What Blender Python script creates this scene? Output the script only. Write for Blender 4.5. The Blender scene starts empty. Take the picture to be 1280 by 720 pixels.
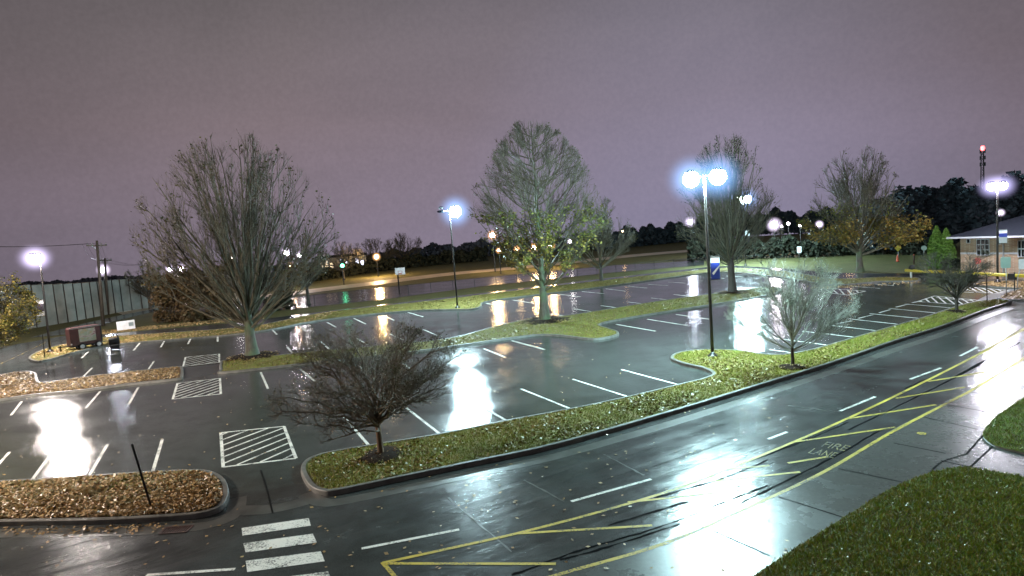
import bpy, bmesh, math, random
import numpy as np
from mathutils import Vector, Matrix
random.seed(7); RNG = np.random.default_rng(11)
S = bpy.context.scene; COL = S.collection
PI = math.pi

# ------------------------------------------------------------------ camera
F, PIT, ROL, CH = 800.0, math.atan(75.0/800), -0.0757, 7.2
cR, sR = math.cos(ROL), math.sin(ROL)
XV = np.array([1., 0, 0]); UV = np.array([0, math.sin(PIT), math.cos(PIT)]); FV = np.array([0, math.cos(PIT), -math.sin(PIT)])
RIGHT = cR*XV + sR*UV; UP = -sR*XV + cR*UV
def ray(px, py): return (px-640)/F*RIGHT + (360-py)/F*UP + FV
def at(px, py, z=0.0):                       # photograph pixel -> point on the ground
    d = ray(px, py)
    s = (CH-z)/-d[2]
    return np.array([d[0]*s, d[1]*s, z])
def above(base, px, py):                     # point seen at a pixel, in the upright plane through base facing the camera
    d = ray(px, py); b = np.asarray(base); n = np.array([b[0], b[1], 0.]); n /= np.linalg.norm(n)
    s = float(b[:2]@n[:2])/float(d@n)
    return np.array([0, 0, CH]) + d*s
def height(base, px, py): return float(above(base, px, py)[2])
def dist(b): return math.hypot(b[0], b[1])
def side(b):                                 # unit vector to the right of the line of sight
    d = dist(b); return np.array([b[1]/d, -b[0]/d, 0.])
def away(b):
    d = dist(b); return np.array([b[0]/d, b[1]/d, 0.])

cam = bpy.data.cameras.new('camera'); co = bpy.data.objects.new('camera', cam); COL.objects.link(co)
cam.sensor_width = 36; cam.lens = F/1280*36; cam.clip_start = 0.1; cam.clip_end = 6000
M = Matrix(((RIGHT[0], UP[0], -FV[0], 0), (RIGHT[1], UP[1], -FV[1], 0), (RIGHT[2], UP[2], -FV[2], CH), (0, 0, 0, 1)))
co.matrix_world = M; S.camera = co
S.view_settings.view_transform = 'Standard'; S.view_settings.look = 'None'; S.view_settings.exposure = 0
S.cycles.max_bounces = 5; S.cycles.diffuse_bounces = 2; S.cycles.glossy_bounces = 3; S.cycles.transparent_max_bounces = 6
S.cycles.sample_clamp_indirect = 4; S.cycles.sample_clamp_direct = 0; S.cycles.caustics_reflective = False
S.cycles.use_denoising = True

# ------------------------------------------------------------------ materials
def newmat(name):
    m = bpy.data.materials.new(name); m.use_nodes = True
    nt = m.node_tree; return m, nt, nt.nodes['Principled BSDF']
def N(nt, t, **kw):
    n = nt.nodes.new(t)
    for k, v in kw.items():
        if k in n.inputs: n.inputs[k].default_value = v
        else: setattr(n, k, v)
    return n
def ramp(nt, fac, stops):
    r = nt.nodes.new('ShaderNodeValToRGB'); e = r.color_ramp.elements
    while len(e) < len(stops): e.new(0.5)
    for k, (p, c) in enumerate(stops):
        e[k].position = p
        if not hasattr(c, '__len__'): c = (c, c, c)
        e[k].color = (*c[:3], 1)
    nt.links.new(fac, r.inputs[0]); return r.outputs[0]
def noise(nt, scale, detail=4, rough=.55, vec=None, dist_=0):
    n = N(nt, 'ShaderNodeTexNoise', Scale=scale, Detail=detail, Roughness=rough, Distortion=dist_)
    if vec is None: vec = N(nt, 'ShaderNodeTexCoord').outputs['Object']
    nt.links.new(vec, n.inputs['Vector']); return n.outputs['Fac']
def mixc(nt, f, a, b, mode='MIX'):
    m = nt.nodes.new('ShaderNodeMix'); m.data_type = 'RGBA'; m.blend_type = mode
    for i, v in ((0, f), (6, a), (7, b)):
        if hasattr(v, 'is_linked'): nt.links.new(v, m.inputs[i])
        elif hasattr(v, '__len__'): m.inputs[i].default_value = (*v[:3], 1)
        else: m.inputs[i].default_value = v
    return m.outputs[2]
def mth(nt, op, a, b=0.0):
    m = nt.nodes.new('ShaderNodeMath'); m.operation = op
    for i, v in ((0, a), (1, b)):
        if hasattr(v, 'is_linked'): nt.links.new(v, m.inputs[i])
        else: m.inputs[i].default_value = v
    return m.outputs[0]
def bump(nt, b, h, strength, d):
    n = N(nt, 'ShaderNodeBump', Strength=strength, Distance=d)
    nt.links.new(h, n.inputs['Height']); nt.links.new(n.outputs[0], b.inputs['Normal']); return n
def simple(name, col, rough=.6, var=.25, scale=6, metal=0, bmp=0, spec=.5):
    m, nt, b = newmat(name)
    f = noise(nt, scale, 5)
    c2 = tuple(max(0, c*(1-var)) for c in col); c3 = tuple(min(1, c*(1+var)) for c in col)
    nt.links.new(ramp(nt, f, [(.3, c2), (.7, c3)]), b.inputs['Base Color'])
    b.inputs['Roughness'].default_value = rough; b.inputs['Metallic'].default_value = metal
    b.inputs['Specular IOR Level'].default_value = spec
    if bmp: bump(nt, b, noise(nt, scale*4, 4), .6, bmp)
    return m
def emis(name, col, strength):
    m, nt, b = newmat(name)
    b.inputs['Base Color'].default_value = (.8, .8, .8, 1)
    b.inputs['Emission Color'].default_value = (*col, 1); b.inputs['Emission Strength'].default_value = strength
    return m

def wet_asphalt(name, tint=(1, 1, 1), angle=None, puddle=.5, seed=0.0, base=.068, rough=(.15, .25), wet=.085):
    m, nt, b = newmat(name)
    tc = N(nt, 'ShaderNodeTexCoord').outputs['Object']
    mp = N(nt, 'ShaderNodeMapping'); mp.inputs['Location'].default_value = (seed, seed*.7, 0)
    nt.links.new(tc, mp.inputs['Vector']); v = mp.outputs[0]
    big = noise(nt, .22, 5, .6, v); mid = noise(nt, 1.1, 5, .6, v); fine = noise(nt, 34, 4, .7, v)
    col = ramp(nt, mid, [(.25, tuple(base*.5*t for t in tint)), (.75, tuple(base*1.45*t for t in tint))])
    col = mixc(nt, .35, col, ramp(nt, fine, [(.38, (.008,)*3), (.72, (.10, .10, .09))]))
    w = big
    if angle is not None:                    # long wheel-track streaks down the road
        m2 = N(nt, 'ShaderNodeMapping'); m2.inputs['Rotation'].default_value = (0, 0, -angle); m2.inputs['Scale'].default_value = (.09, 1.25, 1)
        # rotate first, then stretch
        m1 = N(nt, 'ShaderNodeMapping'); m1.inputs['Rotation'].default_value = (0, 0, -angle)
        m2.inputs['Rotation'].default_value = (0, 0, 0)
        nt.links.new(v, m1.inputs['Vector']); nt.links.new(m1.outputs[0], m2.inputs['Vector'])
        w = mth(nt, 'ADD', mth(nt, 'MULTIPLY', noise(nt, 1.0, 6, .65, m2.outputs[0]), .65), mth(nt, 'MULTIPLY', big, .35))
    pm = ramp(nt, mth(nt, 'ADD', mth(nt, 'MULTIPLY', w, .82), mth(nt, 'MULTIPLY', noise(nt, 5.5, 6, .7, v), .18)), [(puddle-.12, 0.0), (puddle+.14, 1.0)])
    rr = ramp(nt, mid, [(.3, rough[0]), (.7, rough[1])])
    if angle is not None:
        st = noise(nt, 2.6, 7, .72, m2.outputs[0]); nt.links.new(ramp(nt, mth(nt, 'ADD', mth(nt, 'MULTIPLY', st, .7), mth(nt, 'MULTIPLY', noise(nt, 1.7, 6, .7, v), .3)), [(.40, .10), (.53, .55)]), b.inputs['Specular IOR Level'])
    else: nt.links.new(ramp(nt, mth(nt, 'ADD', mth(nt, 'MULTIPLY', mid, .5), mth(nt, 'MULTIPLY', noise(nt, 4.2, 6, .7, v), .5)), [(.40, .22), (.56, .55)]), b.inputs['Specular IOR Level'])
    nt.links.new(col, b.inputs['Base Color'])
    mr = mixc(nt, pm, rr, (wet,)*3); nt.links.new(mr, b.inputs['Roughness'])
    h = mth(nt, 'ADD', fine, mth(nt, 'ADD', mth(nt, 'MULTIPLY', mid, .6), mth(nt, 'MULTIPLY', noise(nt, 5.0, 3, .6, v), 2.6)))
    bn = bump(nt, b, h, .5, .006)
    nt.links.new(ramp(nt, pm, [(0, .55), (1, .16)]), bn.inputs['Strength'])
    return m
def turf(name, g1, g2, brown, amount=.5, rough=.8, bd=.03):
    m, nt, b = newmat(name)
    f = noise(nt, 2.2, 5, .65); g = noise(nt, 14, 4, .7); k = noise(nt, .5, 4)
    c = ramp(nt, g, [(.3, g1), (.7, g2)])
    c = mixc(nt, ramp(nt, f, [(amount-.12, 1.0), (amount+.18, 0.0)]), c, brown)
    c = mixc(nt, .4, c, ramp(nt, k, [(.3, (.3,)*3), (.7, (1,)*3)]), 'MULTIPLY')
    nt.links.new(c, b.inputs['Base Color']); b.inputs['Roughness'].default_value = rough
    b.inputs['Specular IOR Level'].default_value = .25
    bump(nt, b, mth(nt, 'ADD', g, noise(nt, 40, 3)), .9, bd)
    return m
def leafy(name, cols, rough=.55, trans=True):
    m, nt, b = newmat(name)
    g = N(nt, 'ShaderNodeNewGeometry')
    n = len(cols); st = [(k/(n-1), c) for k, c in enumerate(cols)]
    nt.links.new(ramp(nt, g.outputs['Random Per Island'], st), b.inputs['Base Color'])
    b.inputs['Roughness'].default_value = rough; b.inputs['Specular IOR Level'].default_value = .3
    return m
def bark(name, c1, c2, moss=None):
    m, nt, b = newmat(name)
    tc = N(nt, 'ShaderNodeTexCoord').outputs['Object']; mp = N(nt, 'ShaderNodeMapping'); mp.inputs['Scale'].default_value = (9, 9, 1.6)
    nt.links.new(tc, mp.inputs[0]); f = noise(nt, 1.5, 6, .65, mp.outputs[0])
    c = ramp(nt, f, [(.3, c1), (.7, c2)])
    if moss: c = mixc(nt, ramp(nt, noise(nt, 1.2, 4), [(.42, 0.0), (.6, .8)]), c, moss)
    nt.links.new(c, b.inputs['Base Color']); b.inputs['Roughness'].default_value = .65
    bump(nt, b, f, .8, .02); return m
def brick(name):
    m, nt, b = newmat(name)
    tc = N(nt, 'ShaderNodeTexCoord').outputs['Object']
    sep = N(nt, 'ShaderNodeSeparateXYZ'); cmb = N(nt, 'ShaderNodeCombineXYZ'); nt.links.new(tc, sep.inputs[0])
    nt.links.new(mth(nt, 'ADD', sep.outputs[0], sep.outputs[1]), cmb.inputs[0]); nt.links.new(sep.outputs[2], cmb.inputs[1])
    t = N(nt, 'ShaderNodeTexBrick'); t.inputs['Scale'].default_value = 1; t.inputs['Brick Width'].default_value = .3; t.inputs['Row Height'].default_value = .1
    t.inputs['Mortar Size'].default_value = .012; t.inputs['Color1'].default_value = (.22, .135, .08, 1); t.inputs['Color2'].default_value = (.30, .20, .12, 1); t.inputs['Mortar'].default_value = (.36, .31, .25, 1)
    nt.links.new(cmb.outputs[0], t.inputs['Vector']); nt.links.new(t.outputs['Color'], b.inputs['Base Color']); b.inputs['Roughness'].default_value = .8
    return m

ROAD_ANG = math.atan2(*(at(1060, 523)-at(700, 652))[[1, 0]])
MT = {}
MT['lot'] = wet_asphalt('wet_lot_asphalt', (.90, 1.05, .97), None, .50, 3.0)
MT['road'] = wet_asphalt('wet_road_asphalt', (.88, 1.02, 1), ROAD_ANG, .50, 9.0, .060, (.20, .33), .14)
MT['lane'] = wet_asphalt('wet_lane_asphalt', (1, 1, 1), None, .58, 21.0)
MT['patch'] = simple('patch_asphalt', (.06, .06, .06), .35, .3, 8, bmp=.004)
MT['concrete'] = None
m, nt, b = newmat('wet_concrete')
f = noise(nt, .6, 6, .65); g = noise(nt, 9, 5, .6)
c = ramp(nt, f, [(.3, (.045, .052, .044)), (.7, (.095, .10, .088))]); c = mixc(nt, .4, c, ramp(nt, g, [(.3, (.045,)*3), (.7, (.14, .145, .13))]))
nt.links.new(c, b.inputs['Base Color']); nt.links.new(ramp(nt, f, [(.22, .36), (.78, .17)]), b.inputs['Roughness']); bump(nt, b, mth(nt, 'ADD', g, noise(nt, 60, 3)), .35, .004)
MT['concrete'] = m
MT['walk'] = simple('wet_sidewalk_concrete', (.2, .195, .2), .3, .3, 2.5, bmp=.004)
MT['kerb'] = simple('kerb_concrete', (.13, .13, .115), .5, .35, 3, bmp=.006)
MT['gutter'] = simple('gutter_concrete', (.085, .088, .08), .3, .4, 2.2, bmp=.004)
MT['joint'] = simple('dark_joint', (.010, .010, .010), .9, .3, 5, spec=.05)
MT['seam'] = simple('tar_seam', (.006, .006, .007), .95, .3, 5, spec=.03)
def paint(name, col, wear):
    m, nt, b = newmat(name)
    f = noise(nt, 18, 5, .75); g = noise(nt, 1.4, 4, .6)
    w = mth(nt, 'ADD', mth(nt, 'MULTIPLY', f, .6), mth(nt, 'MULTIPLY', g, .4))
    nt.links.new(mixc(nt, ramp(nt, w, [(wear, 1.0), (wear+.09, 0.0)]), col, (.06, .06, .058)), b.inputs['Base Color'])
    nt.links.new(ramp(nt, f, [(.3, .4), (.7, .6)]), b.inputs['Roughness']); b.inputs['Specular IOR Level'].default_value = .2; return m
MT['white'] = paint('worn_white_paint', (.80, .80, .74), .41)
MT['yellow'] = paint('worn_yellow_paint', (.60, .46, .07), .41)
MT['yellow_worn'] = paint('faded_yellow_paint', (.52, .42, .10), .50)
MT['turf'] = turf('island_turf', (.12, .14, .02), (.21, .21, .045), (.22, .155, .05), .46)
MT['turf_brown'] = turf('leafy_turf', (.07, .06, .02), (.15, .115, .05), (.21, .125, .055), .58)
MT['lawn'] = turf('dark_lawn', (.07, .13, .018), (.14, .20, .035), (.15, .11, .04), .42, bd=.05)
MT['ground'] = turf('field_grass', (.07, .09, .022), (.13, .14, .045), (.13, .105, .05), .45)
MT['mulch'] = simple('dark_mulch', (.022, .014, .009), .95, .6, 12, bmp=.05, spec=.1)
MT['leaf_litter'] = leafy('fallen_leaf_litter', [(.14, .08, .03), (.60, .42, .18), (.34, .20, .08), (.66, .50, .27), (.20, .12, .05), (.48, .31, .13), (.58, .42, .24)], .4)
MT['leaf_pale'] = leafy('pale_fallen_leaf', [(.14, .11, .03), (.30, .25, .07), (.22, .17, .045), (.34, .28, .11), (.12, .085, .025), (.26, .24, .06)], .4)
MT['blade'] = leafy('grass_blade', [(.13, .18, .02), (.26, .30, .04), (.33, .31, .06), (.19, .23, .03)], .45)
MT['blade_lawn'] = leafy('lawn_grass_blade', [(.12, .23, .018), (.23, .33, .035), (.34, .29, .065), (.16, .25, .03), (.22, .14, .05)], .4)
MT['bark_dark'] = bark('dark_wet_bark', (.018, .015, .012), (.06, .05, .038))
MT['bark_moss'] = bark('mossy_bark', (.045, .04, .03), (.13, .12, .09), (.08, .13, .06))
MT['bark_brown'] = bark('brown_bark', (.06, .035, .02), (.15, .085, .045))
MT['twig'] = simple('twig_bark', (.10, .09, .06), .6, .4, 3)
MT['twig_dark'] = simple('dark_twig_bark', (.055, .05, .036), .6, .4, 3)
MT['twig_brown'] = simple('brown_twig_bark', (.13, .10, .065), .6, .4, 3)
MT['twig_pale'] = simple('pale_twig_bark', (.22, .22, .18), .5, .3, 3)
MT['leaf_green'] = leafy('yellow_green_leaf', [(.06, .085, .015), (.16, .17, .03), (.10, .12, .025), (.22, .20, .04), (.05, .06, .02)])
MT['leaf_orange'] = leafy('orange_leaf', [(.13, .09, .02), (.30, .17, .035), (.20, .14, .03), (.36, .24, .06), (.10, .09, .02)])
MT['leaf_yellow'] = leafy('yellow_leaf', [(.17, .14, .03), (.36, .28, .07), (.24, .21, .05), (.12, .12, .03)])
MT['leaf_brown'] = leafy('brown_leaf', [(.04, .03, .015), (.11, .07, .032), (.07, .045, .02), (.12, .085, .035)])
MT['leaf_bud'] = leafy('pale_bud', [(.16, .20, .15), (.32, .37, .29), (.22, .26, .2)])
MT['leaf_dark'] = leafy('dark_small_leaf', [(.04, .045, .018), (.10, .10, .035), (.07, .065, .03)])
MT['needle'] = leafy('bright_needle', [(.06, .13, .02), (.13, .24, .04), (.09, .17, .03)])
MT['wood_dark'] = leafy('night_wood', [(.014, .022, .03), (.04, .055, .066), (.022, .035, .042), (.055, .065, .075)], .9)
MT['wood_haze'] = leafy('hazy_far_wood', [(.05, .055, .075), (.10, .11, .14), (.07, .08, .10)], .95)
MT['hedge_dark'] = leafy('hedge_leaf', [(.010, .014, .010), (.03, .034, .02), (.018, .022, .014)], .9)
MT['pole'] = simple('dark_bronze_paint', (.018, .016, .015), .35, .2, 4)
MT['housing'] = simple('lamp_housing', (.06, .06, .06), .4, .2, 4)
MT['galv'] = simple('galvanised_steel', (.32, .33, .33), .4, .2, 6, .7)
MT['wood_pole'] = bark('weathered_pole_wood', (.03, .025, .02), (.08, .065, .05))
MT['black'] = simple('black_metal', (.012, .012, .013), .7, .2, 5)
MT['rubber'] = simple('tyre_rubber', (.015, .015, .015), .7, .2, 5)
MT['maroon'] = simple('maroon_panel', (.075, .03, .03), .4, .25, 3)
MT['mural'] = None
m, nt, b = newmat('faded_mural_print')
f = noise(nt, 2.4, 4, .6, None, .8); nt.links.new(ramp(nt, f, [(.34, (.22, .06, .12)), (.44, (.50, .40, .36)), (.52, (.30, .36, .28)), (.62, (.42, .32, .2))]), b.inputs['Base Color']); MT['mural'] = m
MT['sign_white'] = simple('white_sign_face', (.72, .70, .72), .5, .1, 3)
MT['sign_red'] = simple('red_sign_face', (.42, .06, .05), .5, .15, 3)
MT['sign_green'] = simple('pale_green_sign_face', (.30, .42, .36), .5, .1, 3)
MT['sign_yellow'] = simple('yellow_sign_face', (.5, .46, .05), .5, .1, 3)
MT['orange'] = simple('orange_plastic', (.6, .10, .04), .5, .15, 3)
MT['banner_blue'] = simple('blue_banner_cloth', (.03, .06, .42), .6, .15, 4)
MT['banner_white'] = simple('white_banner_cloth', (.75, .76, .8), .6, .06, 4)
MT['banner_dark'] = simple('dark_banner_cloth', (.05, .04, .06), .6, .2, 4)
MT['gate_yellow'] = simple('yellow_gate_paint', (.62, .50, .05), .4, .12, 4)
MT['brick'] = brick('tan_brick'); MT['roof'] = simple('dark_shingle', (.014, .016, .021), 1.0, .35, 12, bmp=.01, spec=.0)
MT['trim'] = simple('white_trim', (.34, .36, .38), .5, .08, 4)
MT['glass'] = simple('dark_window_glass', (.01, .013, .016), .05, .2, 2)
MT['panel'] = None
m, nt, b = newmat('grey_fence_panel')
f = noise(nt, .8, 5, .6); nt.links.new(ramp(nt, f, [(.3, (.15, .19, .185)), (.7, (.27, .31, .30))]), b.inputs['Base Color']); b.inputs['Roughness'].default_value = .6; MT['panel'] = m
MT['glow_mint'] = emis('mint_lamp_glow', (.60, .95, 1.0), 1900)
MT['glow_warm'] = emis('warm_lamp_glow', (1.0, .84, .72), 2700)
MT['glow_neutral'] = emis('neutral_lamp_glow', (1.0, .90, .84), 1300)
MT['glow_pink'] = emis('pinkish_lamp_glow', (.92, .88, 1.0), 640)
MT['glow_mid'] = emis('blue_white_lamp_glow', (.62, .92, 1.0), 1500)

# ------------------------------------------------------------------ mesh helpers
class MB:
    def __init__(s): s.v = []; s.f = []; s.n = 0
    def add(s, v, f):
        v = np.asarray(v, float); s.v.append(v); s.f += [tuple(i+s.n for i in q) for q in f]; s.n += len(v)
    def box(s, c, u, v, w, du, dv, dw):       # centre, three axes, full sizes
        c, u, v, w = (np.asarray(a, float) for a in (c, u, v, w))
        P = [c+u*du*(i-.5)+v*dv*(j-.5)+w*dw*(k-.5) for i in (0, 1) for j in (0, 1) for k in (0, 1)]
        s.add(P, [(0, 1, 3, 2), (4, 6, 7, 5), (0, 4, 5, 1), (2, 3, 7, 6), (0, 2, 6, 4), (1, 5, 7, 3)]); return s
    def tube(s, pts, rad, k=8, cap=True):
        pts = np.asarray(pts, float); n = len(pts); rad = np.broadcast_to(np.asarray(rad, float), (n,))
        d = pts[-1]-pts[0]; d = d/np.linalg.norm(d); ref = np.array([0, 0, 1.]) if abs(d[2]) < .8 else np.array([1., 0, 0])
        V = []
        for i in range(n):
            t = pts[min(i+1, n-1)]-pts[max(i-1, 0)]; t = t/np.linalg.norm(t)
            a = np.cross(t, ref); a /= np.linalg.norm(a); b2 = np.cross(t, a)
            for j in range(k): V.append(pts[i]+rad[i]*(math.cos(2*PI*j/k)*a+math.sin(2*PI*j/k)*b2))
        Fc = [(i*k+j, i*k+(j+1) % k, (i+1)*k+(j+1) % k, (i+1)*k+j) for i in range(n-1) for j in range(k)]
        if cap: Fc += [tuple(range(k))[::-1], tuple((n-1)*k+j for j in range(k))]
        s.add(V, Fc); return s
    def lathe(s, c, prof, k=16, axis=None):   # prof: (radius, z)
        c = np.asarray(c, float)
        a, b2, w = (np.array([1., 0, 0]), np.array([0, 1., 0]), np.array([0, 0, 1.])) if axis is None else axis
        V = [c+r*(math.cos(2*PI*j/k)*a+math.sin(2*PI*j/k)*b2)+z*w for r, z in prof for j in range(k)]
        n = len(prof); Fc = [(i*k+j, i*k+(j+1) % k, (i+1)*k+(j+1) % k, (i+1)*k+j) for i in range(n-1) for j in range(k)]
        s.add(V, Fc+[tuple(range(k))[::-1], tuple((n-1)*k+j for j in range(k))]); return s
    def build(s, name, mat, parent=None, smooth=False):
        v = np.concatenate(s.v) if s.v else np.zeros((0, 3))
        return mesh(name, v, s.f, mat, parent, smooth)
def origin(o):
    p = np.zeros(3)
    while o is not None: p += np.array(o.location); o = o.parent
    return p
def mesh(name, v, f, mat, parent=None, smooth=False):
    v = np.asarray(v, float)
    if parent is not None: v = v-origin(parent)
    me = bpy.data.meshes.new(name)
    if isinstance(f, np.ndarray):
        k = f.shape[1]; me.vertices.add(len(v)); me.vertices.foreach_set('co', v.astype(np.float32).ravel())
        me.loops.add(f.size); me.loops.foreach_set('vertex_index', f.astype(np.int32).ravel())
        me.polygons.add(len(f)); me.polygons.foreach_set('loop_start', np.arange(0, f.size, k, dtype=np.int32)); me.update(calc_edges=True)
    else: me.from_pydata([tuple(p) for p in v], [], f)
    if mat is not None: me.materials.append(MT[mat] if isinstance(mat, str) else mat)
    if smooth: me.polygons.foreach_set('use_smooth', np.ones(len(me.polygons), bool))
    me.validate(); me.update()
    o = bpy.data.objects.new(name, me); COL.objects.link(o); o.parent = parent; return o
def tag(o, label=None, cat=None, group=None, kind=None):
    if label: o['label'] = label
    if cat: o['category'] = cat
    if group: o['group'] = group
    if kind: o['kind'] = kind
    return o
def thing(name, label, cat, loc, group=None):
    o = bpy.data.objects.new(name, None); COL.objects.link(o); o.location = tuple(float(x) for x in loc); o.empty_display_size = .3
    return tag(o, label, cat, group)
def struct(o, label=None, cat=None): return tag(o, label, cat, None, 'structure')

def spline(px, closed=True, per=6):           # Catmull-Rom through points
    P = np.asarray(px, float); n = len(P); out = []
    for i in range(n if closed else n-1):
        g = lambda k: P[k % n] if closed else P[min(max(k, 0), n-1)]
        p0, p1, p2, p3 = g(i-1), g(i), g(i+1), g(i+2)
        for t in np.linspace(0, 1, per, endpoint=False):
            out.append(.5*((2*p1)+(-p0+p2)*t+(2*p0-5*p1+4*p2-p3)*t*t+(-p0+3*p1-3*p2+p3)*t**3))
    if not closed: out.append(P[-1])
    return np.array(out)
def gpoly(pix, smooth=True, per=5):           # pixel outline -> ground outline, counter-clockwise
    g = np.array([at(*p)[:2] for p in pix])
    if smooth: g = spline(g, True, per)
    x, y = g[:, 0], g[:, 1]
    if np.sum(x*np.roll(y, -1)-np.roll(x, -1)*y) < 0: g = g[::-1]
    return g
def fill(name, g, z, mat, parent=None):
    bm = bmesh.new(); vs = [bm.verts.new((p[0], p[1], z)) for p in g]
    es = [bm.edges.new((vs[i], vs[(i+1) % len(vs)])) for i in range(len(vs))]
    bmesh.ops.triangle_fill(bm, use_beauty=True, use_dissolve=False, edges=es, normal=(0, 0, 1))
    for fc in bm.faces:
        if fc.normal.z < 0: fc.normal_flip()
    me = bpy.data.meshes.new(name); bm.to_mesh(me); bm.free(); me.materials.append(MT[mat])
    o = bpy.data.objects.new(name, me); COL.objects.link(o); o.parent = parent; return o
def offset(g, d):                             # inward for CCW outlines
    t = np.roll(g, -1, 0)-np.roll(g, 1, 0); t /= np.linalg.norm(t, axis=1)[:, None]+1e-9
    return g+d*np.stack([-t[:, 1], t[:, 0]], 1)
def ring(name, g, w, h, mat, z0=0.0):
    a = g; b2 = offset(g, .02); c2 = offset(g, .035); d2 = offset(g, w); n = len(g); V = []
    for p, z in ((a, z0), (b2, z0+h-.02), (c2, z0+h), (d2, z0+h), (d2, z0+h-.08)):
        V += [(q[0], q[1], z) for q in p]
    Fc = [(k*n+i, k*n+(i+1) % n, (k+1)*n+(i+1) % n, (k+1)*n+i) for k in range(4) for i in range(n)]
    return mesh(name, V, Fc, mat)
def strip(pts, w, z, wiggle=0):               # flat ribbon along ground points
    P = np.asarray(pts, float)[:, :2]; t = np.gradient(P, axis=0); t /= np.linalg.norm(t, axis=1)[:, None]+1e-9
    nn = np.stack([-t[:, 1], t[:, 0]], 1); ww = np.full(len(P), w)
    if wiggle: ww = ww*(1+wiggle*RNG.normal(size=len(P))); P = P+nn*(RNG.normal(size=len(P))*w*wiggle*.6)[:, None]
    A = P+nn*ww[:, None]/2; B = P-nn*ww[:, None]/2; n = len(P)
    V = [(p[0], p[1], z) for p in A]+[(p[0], p[1], z) for p in B]
    return V, [(i, n+i, n+i+1, i+1) for i in range(n-1)]
def pstrip(mb, pix, w, z, per=8, wiggle=0):
    g = np.array([at(*p)[:2] for p in pix])
    if len(g) > 2: g = spline(g, False, per)
    elif wiggle: g = g[0]+(g[1]-g[0])*np.linspace(0, 1, 14)[:, None]
    mb.add(*strip(g, w, z, wiggle))
def inpoly(P, g):
    x, y = P[:, 0], P[:, 1]; c = np.zeros(len(P), bool); j = len(g)-1
    for i in range(len(g)):
        xi, yi = g[i]; xj, yj = g[j]
        c ^= ((yi > y) != (yj > y)) & (x < (xj-xi)*(y-yi)/(yj-yi+1e-12)+xi); j = i
    return c
def scatter(g, n, clump=None):
    lo, hi = g.min(0), g.max(0); out = np.zeros((0, 2))
    while len(out) < n:
        P = lo+(hi-lo)*RNG.random((n*2, 2)); P = P[inpoly(P, g)]
        if clump is not None:
            k = np.sin(P[:, 0]*1.3+clump)+np.sin(P[:, 1]*1.7+P[:, 0]*.6+clump*2)+np.sin(P[:, 0]*3.1-P[:, 1]*2.3)
            P = P[RNG.random(len(P)) < 1/(1+np.exp(-1.6*k))]
        out = np.concatenate([out, P])
    return out[:n]
def leaf_cards(C, size, flat=.5, aspect=.65):  # C: centres (n,3) -> quads folded along their length
    n = len(C); a = RNG.random(n)*2*PI; s = size*(.6+.8*RNG.random(n))
    nz = RNG.normal(size=(n, 3))*flat+np.array([0, 0, 1.]); nz /= np.linalg.norm(nz, axis=1)[:, None]
    u = np.stack([np.cos(a), np.sin(a), np.zeros(n)], 1); u -= nz*(u*nz).sum(1)[:, None]; u /= np.linalg.norm(u, axis=1)[:, None]
    w = np.cross(nz, u); S_ = s[:, None]
    V = np.stack([C-u*S_*.5, C+w*S_*aspect*.5, C+u*S_*.5, C-w*S_*aspect*.5], 1).reshape(-1, 3)
    return V, np.arange(n*4).reshape(n, 4)
def litter(name, P, z, size, mat, flat=.35):
    C = np.column_stack([P, np.full(len(P), z)+.02+RNG.random(len(P))*.02]); V, f = leaf_cards(C, size, flat)
    return tag(mesh(name, V, f, mat), kind='stuff')
def blades(name, P, z, h, w, mat):
    n = len(P); a = RNG.random(n)*2*PI; hh = h*(.5+RNG.random(n)); ww = w*(.6+.8*RNG.random(n))
    B = np.column_stack([P, np.full(n, z)]); u = np.stack([np.cos(a), np.sin(a), 0*a], 1)*ww[:, None]/2
    top = B+np.column_stack([RNG.normal(size=(n, 2))*h*.45, hh])
    V = np.stack([B-u, B+u, top], 1).reshape(-1, 3)
    return tag(mesh(name, V, np.arange(n*3).reshape(n, 3), mat), kind='stuff')

# ------------------------------------------------------------------ world
W = bpy.data.worlds.new('World'); S.world = W; W.use_nodes = True; nt = W.node_tree
bg = nt.nodes['Background']; out = nt.nodes['World Output']
sky = N(nt, 'ShaderNodeTexSky'); sky.sky_type = 'NISHITA'; sky.sun_disc = False; sky.sun_elevation = math.radians(-8); sky.sun_rotation = math.radians(-78)
tc = N(nt, 'ShaderNodeTexCoord').outputs['Generated']; sp = N(nt, 'ShaderNodeSeparateXYZ'); nt.links.new(tc, sp.inputs[0])
g = ramp(nt, sp.outputs[2], [(0.0, (.190, .158, .20)), (.07, (.20, .162, .196)), (.17, (.178, .142, .156)), (.27, (.155, .130, .138)), (.38, (.112, .100, .104)), (1.0, (.09, .085, .088))])
mp = N(nt, 'ShaderNodeMapping'); mp.inputs['Scale'].default_value = (1, 1, 2.6); nt.links.new(tc, mp.inputs[0])
cl = noise(nt, 2.1, 5, .55, mp.outputs[0], .4); fn = noise(nt, 160, 2, .6, tc)
g = mixc(nt, .6, g, ramp(nt, cl, [(.3, (.80,)*3), (.7, (1.10, 1.07, 1.1))]), 'MULTIPLY')
g = mixc(nt, .35, g, ramp(nt, fn, [(.3, (.86,)*3), (.7, (1.12,)*3)]), 'MULTIPLY')
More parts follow.
